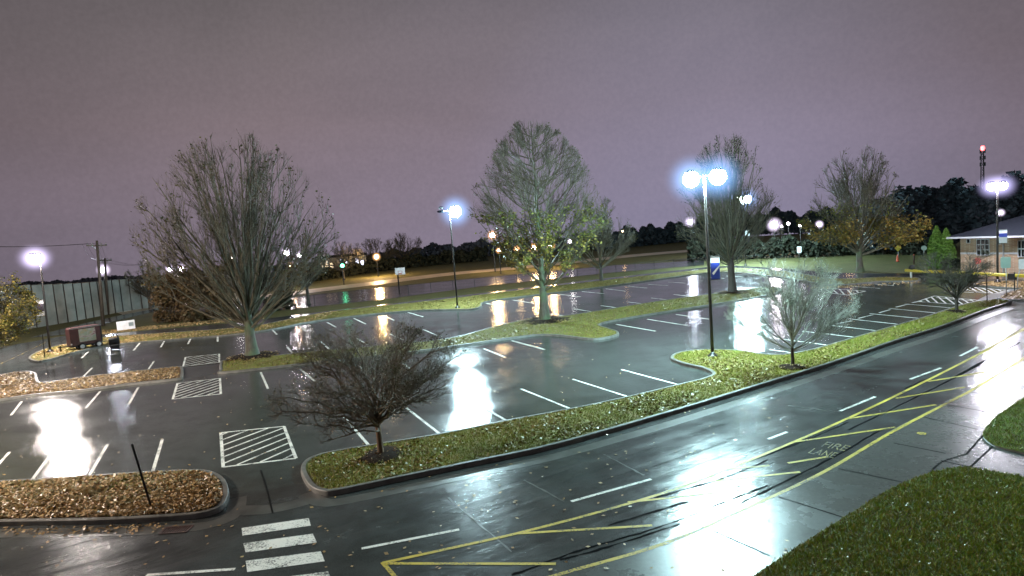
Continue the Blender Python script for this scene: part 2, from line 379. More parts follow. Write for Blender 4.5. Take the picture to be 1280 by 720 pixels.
# glow of lamps and town painted into the sky, centred behind the twin lamps
dp = nt.nodes.new('ShaderNodeVectorMath'); dp.operation = 'DOT_PRODUCT'; nrm_ = nt.nodes.new('ShaderNodeVectorMath'); nrm_.operation = 'NORMALIZE'; nt.links.new(tc, nrm_.inputs[0]); nt.links.new(nrm_.outputs[0], dp.inputs[0]); dp.inputs[1].default_value = (math.sin(.30), math.cos(.30), .02)
g = mixc(nt, 1.0, g, ramp(nt, dp.outputs['Value'], [(.80, (0, 0, 0)), (.93, (.010, .012, .024)), (1.0, (.030, .042, .085))]), 'ADD')
dp2 = nt.nodes.new('ShaderNodeVectorMath'); dp2.operation = 'DOT_PRODUCT'; nt.links.new(nrm_.outputs[0], dp2.inputs[0]); dp2.inputs[1].default_value = (0, math.cos(.1), math.sin(.1))
g = mixc(nt, .8, g, ramp(nt, dp2.outputs['Value'], [(.70, (.62,)*3), (.93, (1.03,)*3)]), 'MULTIPLY')
g = mixc(nt, .05, g, sky.outputs[0], 'ADD')
nt.links.new(g, bg.inputs['Color']); bg.inputs['Strength'].default_value = 1.18
sl = bpy.data.lights.new('overcast_fill', 'SUN'); sl.energy = .03; sl.angle = math.radians(12); sl.color = (1, .9, .85)  # added faint sun lamp for overcast glow, no moon in this sky
so = bpy.data.objects.new('overcast_fill', sl); COL.objects.link(so); so.rotation_euler = (math.radians(35), 0, math.radians(-70))

# ------------------------------------------------------------------ ground, roads, islands
GR = 2500
rr_ = [.5, 40, 90, 140, 170, 185, 195, 210, 240, 320, 600, 1400, 2600]; na = 72     # level site on a low rise: the land falls away beyond about 190 m
gz = lambda r: -.03-.0009*max(0, r-175)**2 if r < 205 else -.03-.81-.06*(r-205)
gv = [(r*math.sin(2*PI*k/na), r*math.cos(2*PI*k/na), gz(r)) for r in rr_ for k in range(na)]
struct(mesh('ground', gv, [(i*na+k, i*na+(k+1) % na, (i+1)*na+(k+1) % na, (i+1)*na+k)[::-1] for i in range(len(rr_)-1) for k in range(na)]+[tuple(range(na))[::-1]], 'ground'))
lot = gpoly([(-340, 650), (0, 632), (150, 625), (285, 618), (380, 605), (480, 590), (600, 563), (700, 540), (850, 502), (1000, 464), (1120, 427), (1230, 386), (1300, 366),
             (1310, 347), (1240, 351), (1140, 352), (1040, 356), (985, 346), (920, 340), (882, 340), (760, 355), (640, 369), (545, 381), (470, 388), (395, 397), (307, 414), (150, 427), (45, 448), (-100, 482), (-400, 560)], False)
struct(fill('parking_lot', lot, 0, 'lot'))
gl = [at(*p)[:2] for p in [(-340, 650), (0, 632), (150, 625), (285, 618), (380, 605), (480, 590), (600, 563), (700, 540), (850, 502), (1000, 464), (1120, 427), (1230, 386), (1300, 366)]]
road = np.array(gl[::-1]+[(-40, 14.), (-40, 5), (40, 5), (60, 40), (at(1400, 380)[0], at(1400, 380)[1])])[::-1]
struct(fill('service_road', road, 0, 'road'))
lane = gpoly([(-200, 508), (-100, 482), (45, 448), (150, 427), (307, 414), (395, 397), (470, 388), (545, 381), (640, 369), (760, 355), (882, 340), (920, 340), (985, 346), (1040, 356), (1140, 352), (1240, 351), (1310, 347), (1310, 339),
              (1140, 342), (1040, 341), (985, 336), (920, 332), (882, 334), (760, 347.5), (600, 366.5), (480, 380.5), (365, 394), (300, 403), (127, 418), (95, 417), (0, 434), (-200, 478)], False)
struct(fill('access_lane', lane, 0, 'lane'))
court = gpoly([(250, 392), (365, 386), (480, 374), (600, 358), (760, 341), (880, 331), (880, 325), (760, 332), (600, 347), (480, 359), (330, 375), (250, 383)], False)
struct(fill('far_lot', court, -.012, 'lane'))
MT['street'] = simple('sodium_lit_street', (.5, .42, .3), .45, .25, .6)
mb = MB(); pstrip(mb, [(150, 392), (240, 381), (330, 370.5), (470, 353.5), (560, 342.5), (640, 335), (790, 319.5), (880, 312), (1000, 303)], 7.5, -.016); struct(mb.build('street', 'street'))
mb = MB(); pstrip(mb, [(60, 420), (115, 405), (180, 390), (240, 379)], 3.4, -.012); struct(mb.build('back_driveway', 'lane'))

LEFT = gpoly([(-300, 638), (-120, 616), (0, 605), (60, 602), (130, 597), (200, 592.5), (245, 591), (268, 594), (282, 603), (287, 618), (282, 634), (265, 644), (230, 650), (120, 656), (0, 658), (-120, 664), (-300, 668)])
MAIN = gpoly([(376, 592), (381, 580), (398, 572), (425, 566), (480, 557), (553, 545), (637, 528), (718, 513), (788, 498), (852, 482.5), (878, 476), (890, 470), (878, 463), (853, 457), (838, 450), (848, 443), (880, 439.5), (925, 440.5), (965, 446), (1000, 442.5), (1040, 432), (1101, 414), (1154, 398.5), (1191, 386), (1214, 380), (1240, 376.5), (1260, 377), (1263, 380),
              (1230, 391), (1180, 410), (1120, 429), (1040, 457), (960, 482), (850, 516), (700, 559), (600, 581), (500, 602), (425, 618), (402, 619), (386, 611)], True, 6)
MED1 = gpoly([(-160, 502), (-60, 484), (0, 470), (32, 465.5), (46, 468), (48, 475), (56, 480), (100, 473.5), (160, 466.5), (222, 460), (229, 462), (229, 472), (222, 475.5), (160, 482), (100, 490), (30, 497), (-60, 512), (-160, 526)])
MED2 = gpoly([(275, 456), (282, 452), (340, 446.5), (390, 441), (480, 433), (560, 424.5), (610, 412), (640, 404.5), (668, 400), (700, 397), (765, 387), (827, 377), (910, 366), (955, 360), (975, 361), (972, 367), (945, 373), (910, 379), (802, 396), (752, 406), (762, 412), (773, 416), (770, 421), (742, 425.5), (705, 421.5), (675, 420), (640, 424), (550, 437), (470, 447), (390, 455.5), (282, 467), (275, 464)])
VERGE = gpoly([(36, 447), (60, 436), (100, 428), (147, 421), (307, 409.5), (395, 393), (470, 384), (545, 376), (640, 364.5), (760, 350.5), (882, 337.5), (925, 335.5), (985, 340), (1040, 349), (1100, 347.5), (1145, 348), (1146, 352), (1100, 353), (1040, 357), (985, 349), (925, 342), (882, 342), (760, 358.5), (640, 373), (606, 378.5), (602, 384), (588, 387.5), (556, 388), (520, 389), (470, 393), (395, 402), (307, 417.5), (150, 431), (100, 440), (64, 450), (44, 453)], True, 4)
for nm, g, t, z in (('kerb', LEFT, 'turf_brown', .14), ('kerb', MAIN, 'turf', .14), ('kerb', MED1, 'turf_brown', .12), ('kerb', MED2, 'turf', .12), ('kerb', VERGE, 'turf', .11)):
    struct(ring(nm, g, .16, z, 'kerb')); struct(fill('verge', offset(g, .155), z-.025, t))
# right-hand end of the lot: pavement and leafy verges
RV1 = gpoly([(1216, 357), (1240, 353), (1290, 354), (1300, 360), (1276, 362), (1255, 361), (1235, 359.5)])
RV2 = gpoly([(1246, 374), (1262, 366), (1290, 360), (1300, 374), (1270, 376.5)])
for g in (RV1, RV2): struct(ring('kerb', g, .15, .12, 'kerb')); struct(fill('verge', offset(g, .15), .1, 'turf_brown'))
struct(fill('sidewalk', gpoly([(1212, 380), (1236, 368), (1262, 361.5), (1285, 359), (1262, 366.5), (1247, 374), (1240, 377)], False), .006, 'walk'))
# concrete drop-off apron, walk and near lawns
apron_edge = [(560, 764), (690, 722), (830, 680), (930, 637), (1030, 590), (1110, 540), (1180, 503), (1225, 480), (1300, 436)]
APR = gpoly(apron_edge+[(1340, 470), (1300, 492), (1255, 514), (1236, 532), (1228, 545), (1240, 557), (1300, 578), (1300, 606), (1200, 596), (1150, 606), (1100, 632), (1030, 678), (960, 730), (900, 790)], False)
struct(fill('concrete_apron', APR, .005, 'concrete'))
LAWN1 = gpoly([(905, 752), (945, 721), (1000, 684), (1060, 646), (1110, 615), (1150, 597.5), (1180, 589), (1208, 586), (1245, 592), (1300, 603), (1420, 640), (1500, 900), (1000, 900)], True, 4)
LAWN2 = gpoly([(1228, 545), (1236, 532), (1255, 515), (1300, 489), (1360, 480), (1360, 590), (1300, 573), (1255, 562), (1238, 556)])
for g in (LAWN1, LAWN2): struct(fill('lawn', g, .05, 'lawn')); struct(ring('lawn_edge', g, .05, .045, 'kerb'))

# gutter pans, joints and tar seams
mb = MB()
pstrip(mb, [(381, 617), (400, 627), (425, 627), (500, 612), (600, 591), (700, 569), (850, 526), (960, 491), (1040, 465), (1120, 437), (1180, 417), (1230, 397), (1263, 385)], .5, .004)
pstrip(mb, [(-200, 676), (0, 667), (120, 665), (230, 660), (275, 652), (293, 640), (297, 622)], .5, .004)
pstrip(mb, [(297, 638), (340, 636), (384, 626)], .6, .0035); struct(mb.build('gutter', 'gutter'))
mb = MB()
for a in [[(326, 588), (333, 610), (341, 642)], [(972, 621), (1057, 648)], [(1048, 586), (1128, 603)], [(1117, 554), (1182, 567)], [(890, 663), (962, 695)], [(1148, 520), (1222, 537)], [(1176, 505), (1252, 518)],
          [(1208, 568), (1177, 578), (1160, 594)], [(1228, 545), (1208, 568)], [(1176, 576), (1213, 584)], [(1213, 584), (1241, 558)], [(1205, 489), (1276, 500)], [(1228, 478), (1290, 488)]]:
    pstrip(mb, a, .05, .0085)
struct(mb.build('concrete_joint', 'joint'))
mb = MB()
for a in [[(640, 719), (720, 690), (830, 657), (900, 630), (960, 607)], [(760, 657), (860, 627)], [(820, 622), (900, 599), (960, 575)], [(905, 588), (1000, 553), (1060, 528)], [(925, 630), (1040, 572), (1100, 538)], [(1060, 538), (1150, 494), (1225, 456)],
          [(1130, 486), (1200, 455), (1275, 412)], [(1195, 470), (1275, 428)], [(700, 700), (760, 684), (850, 655)]]:
    pstrip(mb, a, .06, .0045, 10, .3)
struct(mb.build('tar_seam', 'seam'))
mb = MB()
for a in [[(655, 600), (705, 627)], [(755, 568), (805, 594)], [(985, 507), (1050, 515)], [(560, 622), (640, 690)]]: pstrip(mb, a, .05, .0047, 8, .3)
struct(mb.build('pavement_joint', 'gutter'))
mb = MB(); mb.add([at(*p, .004) for p in [(227, 460), (274, 455.5), (275, 466), (226, 474)]], [(0, 1, 2, 3)]); struct(mb.build('walkway', 'patch'))

# ------------------------------------------------------------------ painted markings
def line(mb, a, b2, w=.10, z=.006): pstrip(mb, [a, b2], w, z)
mb = MB()
L = [((12, 565), (-14, 594)), ((67, 563), (38, 603)), ((134, 556), (109, 599)), ((203, 549), (190, 593)), ((429, 520), (462, 558)), ((508, 510), (553, 545)), ((585, 499), (637, 528)), ((651, 486), (718, 513)), ((716, 474), (788, 497)), ((777, 462), (852, 482))]
L += [((125, 489.5), (107.5, 510)), ((173, 484), (161, 505)), ((27, 502), (14, 519)), ((326, 465.5), (335, 486)), ((375, 461), (395, 478)), ((500, 452), (513, 461)), ((605, 436), (630, 446)), ((640, 426), (681, 437)), ((770, 405.5), (819.5, 414)), ((809, 399), (859, 407)), ((845, 393), (886, 399)), ((440, 452), (462, 467))]
L += [((687, 392.5), (713, 396)), ((717, 386), (748, 391)), ((751, 382), (785, 386.5)), ((784, 377.5), (815, 381)), ((814, 372.5), (845, 376)), ((842, 368), (864, 371)), ((115, 460), (103, 472)), ((152, 457.5), (142.5, 467)), ((192.5, 451.5), (185, 462.5)), ((359, 434), (367, 443)), ((401, 427), (412, 437)), ((445, 422.5), (460, 431)), ((487.5, 417.5), (504, 425)), ((529, 412), (548, 420)), ((615, 401), (640, 406))]
L += [((175, 428.5), (167, 438)), ((206, 425.5), (201, 434)), ((239, 422), (235, 430)), ((272, 420), (272, 427)), ((140, 434), (134, 442.5)), ((110, 440), (102, 447.5)), ((340, 412), (346, 418)), ((374, 407), (382.5, 414)), ((409, 403), (420, 409)), ((442.5, 398), (457, 405)), ((477.5, 394), (493, 400.5)), ((510, 390.5), (529, 396)), ((607.5, 379), (632.5, 384)), ((641, 375), (666, 379)), ((671, 371.5), (697, 374.5)), ((697.5, 367.5), (726, 371)), ((727.5, 364.5), (755, 367)), ((757.5, 361), (782, 364)), ((785, 358), (809, 360)), ((810, 355.5), (835, 357)), ((835, 352.5), (857, 354)), ((860, 349.5), (878, 351)), ((884, 346.5), (905, 348)), ((908, 345), (930, 346.5))]
L += [((962, 437), (1000, 442.5)), ((962, 422), (1039, 432)), ((1003, 414), (1072, 422)), ((1032, 406), (1101, 414)), ((1061, 398.5), (1128, 406)), ((1087, 392), (1154, 398.5)), ((1111, 385.5), (1173, 391.5)), ((1131, 380), (1191, 385)), ((1045, 405), (1065, 401)), ((1073, 398), (1091, 393.5)), ((1099, 391), (1113, 387)), ((1120, 384), (1136, 380)), ((1140, 378.5), (1150, 376.5)), ((1170, 372), (1215, 376)), ((1060, 357.5), (1100, 360.5)), ((1087, 354.5), (1117, 357)), ((1180, 364), (1250, 367))]
for a, b2 in L: line(mb, a, b2, .11 if a[1] > 440 else .13)
def hatch(mb, q, n, w, dl=.5):                       # four corners tl, tr, br, bl in pixels; stripes inside
    P = [at(*p)[:2] for p in q]
    for i in range(4): mb.add(*strip([P[i], P[(i+1) % 4]], w, .006+.0006*i))
    bl = lambda s, t: (P[0]*(1-s)+P[1]*s)*(1-t)+(P[3]*(1-s)+P[2]*s)*t
    for k in range(0, 2*n):
        t0 = (k+.45)/n; t1 = t0-dl             # from left edge t0 to right edge t1
        s0, s1 = 0., 1.
        if t0 > .985: s0 = (t0-.985)/(t0-t1); t0 = .985
        if t1 < .015: s1 = s1-(.015-t1)/(t0-t1)*(s1-s0); t1 = .015
        if t1 >= .97 or t0 <= .02 or s0 >= s1-.05: continue
        mb.add(*strip([bl(s0+.015, t0), bl(s1-.015, t1)], w*.9, .0085))
hatch(mb, [(276, 541), (355, 533), (370, 573), (279, 584)], 6, .11, .52)
hatch(mb, [(222, 479), (275, 473), (276, 492.5), (216, 499)], 6, .11, .62)
hatch(mb, [(232, 446.5), (274, 442.5), (274, 453), (229, 458)], 5, .11, .5)
hatch(mb, [(1147, 377), (1168, 370), (1230, 376), (1210, 381.5)], 6, .12)
hatch(mb, [(1190, 361), (1207, 358.5), (1262, 363), (1246, 367)], 6, .12)
hatch(mb, [(1020, 364), (1030, 360), (1082, 364), (1060, 369)], 5, .12)
struct(mb.build('parking_lines', 'white'))
mb = MB()
for a in [((452, 686), (574, 662)), ((714, 627), (814, 599)), ((960, 549), (984, 540)), ((1050, 514), (1094, 496)), ((1138, 474), (1176, 460)), ((1200, 445), (1222, 434)), ((183, 719), (294, 711.5))]: line(mb, *a, w=.11)
for q in ([(302, 660), (386, 647.5), (388.5, 657), (303, 669.5)], [(304, 679), (391, 667), (396, 678), (307, 690.5)], [(307, 701), (401, 689), (406, 701.5), (309, 715)], [(312, 727), (410, 714), (415, 726), (314, 741)]):
    mb.add([at(*p, .007) for p in q], [(3, 2, 1, 0)])
struct(mb.build('white_road_markings', 'white'))
mb = MB()
pstrip(mb, [(478, 704), (570, 684), (650, 666), (760, 637), (860, 606), (960, 566), (1060, 523), (1160, 475), (1240, 434), (1290, 405)], .11, .0068)
pstrip(mb, [(560, 764), (690, 721), (830, 680), (930, 637), (1030, 590), (1110, 543), (1180, 506), (1225, 482), (1290, 442)], .11, .0088)
for a in [((480, 704.5), (695, 705)), ((478, 703), (500, 728)), ((648, 667), (815, 657)), ((785, 628), (915, 614)), ((914, 586), (962, 582)), ((990, 553), (1119, 534)), ((1057, 524), (1170, 506)), ((1120, 498), (1206, 484)), ((1160, 477), (1232, 465)), ((985, 579), (1035, 571)), ((890, 602), (1000, 590))]: line(mb, *a, w=.10, z=.0062)

struct_line = MB(); pstrip(struct_line, [(-60, 478), (0, 455), (57, 428)], .10, .006); struct(struct_line.build('lane_centre_line', 'yellow_worn'))
c = at(1152, 542); mb.lathe((c[0], c[1], .0075), [(.02, 0), (.13, 0), (.13, .003), (.02, .003)], 20)
struct(mb.build('yellow_road_markings', 'yellow'))
def ground_text(body, p0, p1, pu, z):          # p0->p1 baseline pixels, pu a pixel on the cap line above p0
    cu = bpy.data.curves.new(body.lower(), 'FONT'); cu.body = body; o = bpy.data.objects.new('lane_lettering', cu); COL.objects.link(o)
    bpy.context.view_layer.update(); dg = bpy.context.evaluated_depsgraph_get(); me = bpy.data.meshes.new_from_object(o.evaluated_get(dg)); bpy.data.objects.remove(o)
    co_ = np.array([v.co[:] for v in me.vertices]); lo, hi = co_.min(0), co_.max(0)
    A, B, U = at(*p0), at(*p1), at(*pu); fl = [tuple(p.vertices) for p in me.polygons]
    T = [(A+(B-A)*(v[0]-lo[0])/(hi[0]-lo[0])+(U-A)*(v[1]-lo[1])/(hi[1]-lo[1])) for v in co_]
    return [(t[0], t[1], z) for t in T], fl
mb = MB(); mb.add(*ground_text('FIRE', (1026, 558.5), (1056, 564), (1034, 552.5), .0075)); mb.add(*ground_text('LANE', (1010, 566.5), (1041, 573), (1018, 560.5), .0075))
struct(mb.build('fire_lane_lettering', 'yellow_worn'))

# ------------------------------------------------------------------ grass and leaves
NEAR = lambda g, ymax: g
blades('grass', scatter(LAWN1[LAWN1[:, 0] < 99], 60000), .05, .055, .022, 'blade_lawn')
blades('grass', scatter(LAWN2, 9000), .05, .055, .022, 'blade_lawn')
litter('fallen_leaves', scatter(LAWN1, 900), .07, .05, 'leaf_pale')
gi = offset(MAIN, .22); blades('grass', scatter(gi, 60000), .115, .06, .022, 'blade')
litter('fallen_leaves', scatter(gi, 7500, 1.0), .13, .10, 'leaf_pale', .6)
gi = offset(LEFT, .2); blades('grass', scatter(gi, 9000, 4.0), .115, .055, .02, 'blade'); litter('fallen_leaves', scatter(gi, 12000, 2.0), .135, .12, 'leaf_litter', .6); litter('fallen_leaves', scatter(gi, 4500), .135, .12, 'leaf_litter', .6)
gi = offset(MED1, .25); litter('fallen_leaves', scatter(gi, 9000), .1, .13, 'leaf_litter')
gi = offset(MED2, .25); litter('fallen_leaves', scatter(gi, 6500, .4), .1, .12, 'leaf_pale'); blades('grass', scatter(gi, 14000), .09, .07, .03, 'blade')
gi = offset(VERGE, .3); P = scatter(gi, 13000, .2); q = P[:, 0] < -18
litter('fallen_leaves', P[q], .09, .16, 'leaf_litter'); litter('fallen_leaves', P[~q], .09, .14, 'leaf_pale')
for g in (RV1, RV2): litter('fallen_leaves', scatter(offset(g, .2), 1600), .1, .13, 'leaf_litter')
litter('fallen_leaves', scatter(gpoly([(125, 419), (150, 415), (300, 401), (330, 398), (330, 394), (290, 398), (127, 413)], False), 2200), -.03, .18, 'leaf_litter')
# single leaves lying on the wet asphalt, and a drift along the left gutter
P = np.array([at(*p)[:2] for p in zip(RNG.uniform(0, 1000, 420), RNG.uniform(430, 715, 420))]); litter('fallen_leaves', P, -.012, .10, 'leaf_litter', .12)
g = spline([at(*p)[:2] for p in [(-30, 664), (60, 664), (140, 662), (220, 658)]], False, 30); P = g[RNG.integers(0, len(g), 260)]+RNG.normal(size=(260, 2))*[.3, .13]
litter('fallen_leaves', P, -.008, .09, 'leaf_litter')
g = spline([at(*p)[:2] for p in [(1018, 360), (1060, 358), (1140, 353)]], False, 30); P = g[RNG.integers(0, len(g), 500)]+RNG.normal(size=(500, 2))*[.5, .5]; litter('fallen_leaves', P, -.01, .14, 'leaf_litter')

# ------------------------------------------------------------------ trees
def tubes(P, R, k):                            # P (B,n,3), R (B,n) -> verts, quads
    B, n, _ = P.shape; d = P[:, -1]-P[:, 0]; ref = np.where((np.abs(d[:, 2]) > .75*np.linalg.norm(d, axis=1))[:, None], [[1., .1, 0]], [[0.05, 0, 1.]])
    t = np.gradient(P, axis=1); t /= np.linalg.norm(t, axis=2)[..., None]+1e-9
    a = np.cross(t, ref[:, None, :]); a /= np.linalg.norm(a, axis=2)[..., None]+1e-9; b2 = np.cross(t, a)
    th = np.arange(k)*2*PI/k
    V = P[:, :, None, :]+R[:, :, None, None]*(np.cos(th)[:, None]*a[:, :, None, :]+np.sin(th)[:, None]*b2[:, :, None, :])
    i = np.arange(n-1)[:, None]; j = np.arange(k)[None, :]
    q = np.stack([i*k+j, i*k+(j+1) % k, (i+1)*k+(j+1) % k, (i+1)*k+j], -1).reshape(-1, 4)
    return V.reshape(-1, 3), (q[None]+(np.arange(B)*n*k)[:, None, None]).reshape(-1, 4)
def join(parts):
    V = []; Q = []; n = 0
    for v, q in parts: V.append(v); Q.append(q+n); n += len(v)
    return np.concatenate(V), np.concatenate(Q)
def unit(a): return a/(np.linalg.norm(a, axis=-1, keepdims=True)+1e-9)
def interp(P, t):                              # P (B,n,3), t (B,) in 0..1
    n = P.shape[1]; x = np.clip(t, 0, .9999)*(n-1); i = x.astype(int); f = (x-i)[:, None]; b = np.arange(len(P))
    return P[b, i]*(1-f)+P[b, i+1]*f, unit(P[b, i+1]-P[b, i])
def make_tree(name, label, base, H, prof, fork, style, n1, kids, lens, r0, rt, leaves=None, mats=('bark_dark', 'twig_dark'), group=None, wig=.06, lean=0, up=.25, cat='tree', mulch=0, zoff=.0, zrange=None, tilt=None):
    base = np.asarray(base, float).copy(); base[2] += zoff
    root = thing(name, label, cat, base, group)
    pz = np.array([p[0] for p in prof])*H; pr = np.array([p[1] for p in prof])
    Rz = lambda z: np.interp(z, pz, pr)
    wood = []; rt = float(rt)
    # trunk
    top = H*.97 if style == 'leader' else (H*.5 if style == 'vase' else fork)
    nt_ = 12; z = np.linspace(-.1, top, nt_); tp = np.column_stack([np.cumsum(RNG.normal(size=nt_))*.012*H/nt_, np.cumsum(RNG.normal(size=nt_))*.012*H/nt_, z]); tp[0, :2] = 0; tp[1, :2] *= .3
    tr = (r0*(1-.94*(z/top)**.8) if style == 'leader' else r0*np.interp(z/top, [0, fork/top, 1], [1, .82, .16 if style == 'vase' else .7])); tr = np.maximum(tr, rt); tr[0] = r0*1.5; tr[1] = max(tr[1], r0*1.05)
    if lean: tp[:, 0] += lean*(np.clip(z, 0, None)/top)**1.5
    TV, TQ = tubes(tp[None], tr[None], 10)
    # limbs aimed at the outline of the crown
    n = n1; phi = np.arange(n)*2.39996+RNG.normal(size=n)*.25; s = (np.arange(n)+.5)/n
    if style == 'leader':
        zs = fork+(top*.93-fork)*s**1.05; st = np.column_stack([np.interp(zs, z, tp[:, 0]), np.interp(zs, z, tp[:, 1]), zs])
        rise = (H-zs)*(.30+.22*RNG.random(n)); ze = zs+rise; rr = Rz(ze)*(.80+.28*RNG.random(n)); ctl_h, ctl_v = .5, .30
    elif style == 'vase':
        q = (np.arange(n)*.75488+.3+.04*RNG.normal(size=n)) % 1.0; zs = fork*.85+(H*.34-fork*.85)*q**1.3*(.6+.4*RNG.random(n)); st = np.column_stack([np.interp(zs, z, tp[:, 0]), np.interp(zs, z, tp[:, 1]), zs])
        zl = pz[pr > .5*pr.max()].min() if zrange is None else zrange*H; ze = zl+(H-zl)*(q**.75); rr = Rz(ze)*(.88+.18*RNG.random(n)); ctl_h, ctl_v = .50, .40
    else:
        zs = fork*(.72+.28*RNG.random(n)); st = np.column_stack([np.interp(zs, z, tp[:, 0]), np.interp(zs, z, tp[:, 1]), zs])
        q = (np.arange(n)*.75488+.1+.04*RNG.normal(size=n)) % 1.0; zl = pz[pr > .4*pr.max()].min(); ze = zl+(H*.96-zl)*q**.85; rr = Rz(ze)*(.84+.18*RNG.random(n))*np.where(RNG.random(n) < .3, .6, 1); ctl_h, ctl_v = .45, .62
    en = np.column_stack([tp[-1 if style != 'leader' else 3, 0]+rr*np.cos(phi), rr*np.sin(phi), ze])
    if tilt is not None: en[:, :2] += np.asarray(tilt)[None]*ze[:, None]
    c = st+(en-st)*np.array([ctl_h, ctl_h, ctl_v]); m = 9; u = np.linspace(0, 1, m)[None, :, None]
    P = (1-u)**2*st[:, None]+2*u*(1-u)*c[:, None]+u**2*en[:, None]
    ll = np.linalg.norm(en-st, axis=1); jit = np.cumsum(RNG.normal(size=(n, m, 3)), 1)*wig*ll[:, None, None]/m; jit[:, 0] = 0; P = P+jit
    rs = r0*dict(leader=.28, vase=.27, spread=.42)[style]*(.7+.5*RNG.random(n))*np.sqrt(ll/ll.max()); rs = np.maximum(rs, rt*1.6)
    R = rs[:, None]*(1-u[..., 0])**.8+rt; wood.append(tubes(P, R, 6))
    cur, rad = P, R; tips = [P[:, m//2:].reshape(-1, 3)]
    for lv, (kc, Lf) in enumerate(zip(kids, lens)):
        B = len(cur); idx = np.repeat(np.arange(B), kc); t = .18+.82*RNG.random(len(idx))**.85
        st, tg = interp(cur[idx], t); x = (t*(cur.shape[1]-1)).astype(int).clip(0, cur.shape[1]-2); rp = rad[idx, x]
        rnd = RNG.normal(size=(len(idx), 3)); rnd -= tg*(rnd*tg).sum(1)[:, None]; rnd = unit(rnd)
        outw = st.copy(); outw[:, 2] = 0; outw = unit(outw)
        d = unit(tg*(.75 if style == 'spread' else .95)+rnd*(.72 if style == 'spread' else .62)+outw*.2+np.array([0, 0, up])); L_ = Lf*(.5+.9*RNG.random(len(idx)))*(1-.35*t)
        for _ in range(4):
            e = st+d*L_[:, None]; rr_ = np.hypot(e[:, 0], e[:, 1]); bad = (rr_ > Rz(e[:, 2])*1.07+.1) | (e[:, 2] > H*1.01); L_ = np.where(bad, L_*.62, L_)
        m = 5 if lv < len(kids)-1 else 4; u = np.linspace(0, 1, m)[None, :, None]
        bend = unit(RNG.normal(size=(len(idx), 3))+np.array([0, 0, .9*np.sign(up+.01)]))*.22
        P = st[:, None]+d[:, None]*L_[:, None, None]*u+bend[:, None]*L_[:, None, None]*u*u
        jit = np.cumsum(RNG.normal(size=P.shape), 1)*wig*1.3*L_[:, None, None]/m; jit[:, 0] = 0; P = P+jit
        rs = np.minimum(rp*.75, rt*(2.6, 1.5, 1.0, .8)[lv+(4-len(kids)-1 if len(kids) < 4 else 0)] if lv < 4 else rt)
        R = np.maximum(rs, rt*.45)[:, None]*(1-.55*u[..., 0]); wood.append(tubes(P, R, 4 if lv < len(kids)-1 else 3))
        cur, rad = P, R; tips.append(P.reshape(-1, 3))
    mesh('trunk', TV+base, TQ, mats[0], root, True)
    V, Q = join(wood); mesh('branches', V+base, Q, mats[1], root, True)
    if leaves:
        for (cnt, size, mat, zlo, zhi, bias) in leaves:
            T = np.concatenate(tips[1:]); T = T[(T[:, 2] > zlo*H) & (T[:, 2] < zhi*H)]
            if len(T) == 0: continue
            w = np.exp(-bias*(T[:, 2]/H)); r_ = np.hypot(T[:, 0], T[:, 1]); w = w*(.25+r_/(r_.max()+.01)); k = np.sin(T[:, 0]*1.9+T[:, 2]*1.1)+np.sin(T[:, 1]*2.3-T[:, 2]*1.7); w = w*np.exp(k*.35); w /= w.sum()
            C = T[RNG.choice(len(T), cnt, p=w)]+RNG.normal(size=(cnt, 3))*size*.8
            v, q = leaf_cards(C, size, 1.1, .7); mesh('crown', v+base, q, mat, root)
    if mulch:
        c2 = base+np.array([0, 0, 0]); m2 = MB(); pts = [(mulch*(1-.0), .0), (mulch*.8, .05), (mulch*.4, .11), (.02, .13)]
        m2.lathe(c2, pts, 22); o = m2.build('mulch_bed', 'mulch', None, True)
        me = o.data
        for v in me.vertices:
            k_ = 1+.14*math.sin(v.co.x*5)+.12*math.sin(v.co.y*6+1); v.co.x = c2[0]+(v.co.x-c2[0])*k_; v.co.y = c2[1]+(v.co.y-c2[1])*k_
        struct(o)
        an = RNG.random(int(170*mulch**2))*2*PI; rd = mulch*1.15*np.sqrt(RNG.random(len(an))); lz = c2[2]+.13*(1-np.clip(rd/mulch, 0, 1))+.02
        v, q = leaf_cards(np.column_stack([c2[0]+rd*np.cos(an), c2[1]+rd*np.sin(an), lz]), .10, .5); tag(mesh('fallen_leaves', v, q, 'leaf_litter'), kind='stuff')
    return root

def px2m(b): return float(np.linalg.norm(np.append(b[:2], CH)))/F  # metres per photograph pixel at that distance
b = at(316, 447); h = height(b, 302, 168)
make_tree('bare_tree', 'big bare vase shaped tree with many upright limbs on the median by the striped walkway', b, h,
          [(0, .3), (.13, 1.0), (.22, 3.4), (.34, 5.5), (.5, 5.9), (.68, 5.3), (.82, 4.2), (.93, 2.7), (1.0, 1.1)], h*.14, 'vase', 62, (7, 5, 4), (2.4, 1.25, .8), .36, .0105,
          [(1500, .15, 'leaf_dark', .35, 1, 0), (900, .17, 'leaf_brown', .12, .45, 3)], ('bark_moss', 'twig'), None, .08, up=.45, mulch=1.5, zoff=.1, zrange=.34)
b = at(681, 402); h = height(b, 660, 145)
make_tree('pear_tree', 'tall conical tree with yellow green lower leaves and bare top on the central island', b, h,
          [(0, .3), (.12, 1.6), (.18, 5.0), (.3, 5.8), (.45, 5.3), (.62, 4.4), (.78, 3.3), (.9, 2.0), (.97, 1.0), (1.0, .4)], h*.14, 'leader', 60, (7, 5, 4), (2.2, 1.2, .7), .32, .0105,
          [(3800, .17, 'leaf_green', .08, .55, 5), (1600, .17, 'leaf_yellow', .08, .42, 6), (900, .13, 'leaf_dark', .3, 1, 0)], ('bark_moss', 'twig'), None, .085, up=.3, mulch=2.0, zoff=.08)
b = at(916, 367); h = height(b, 905, 170)
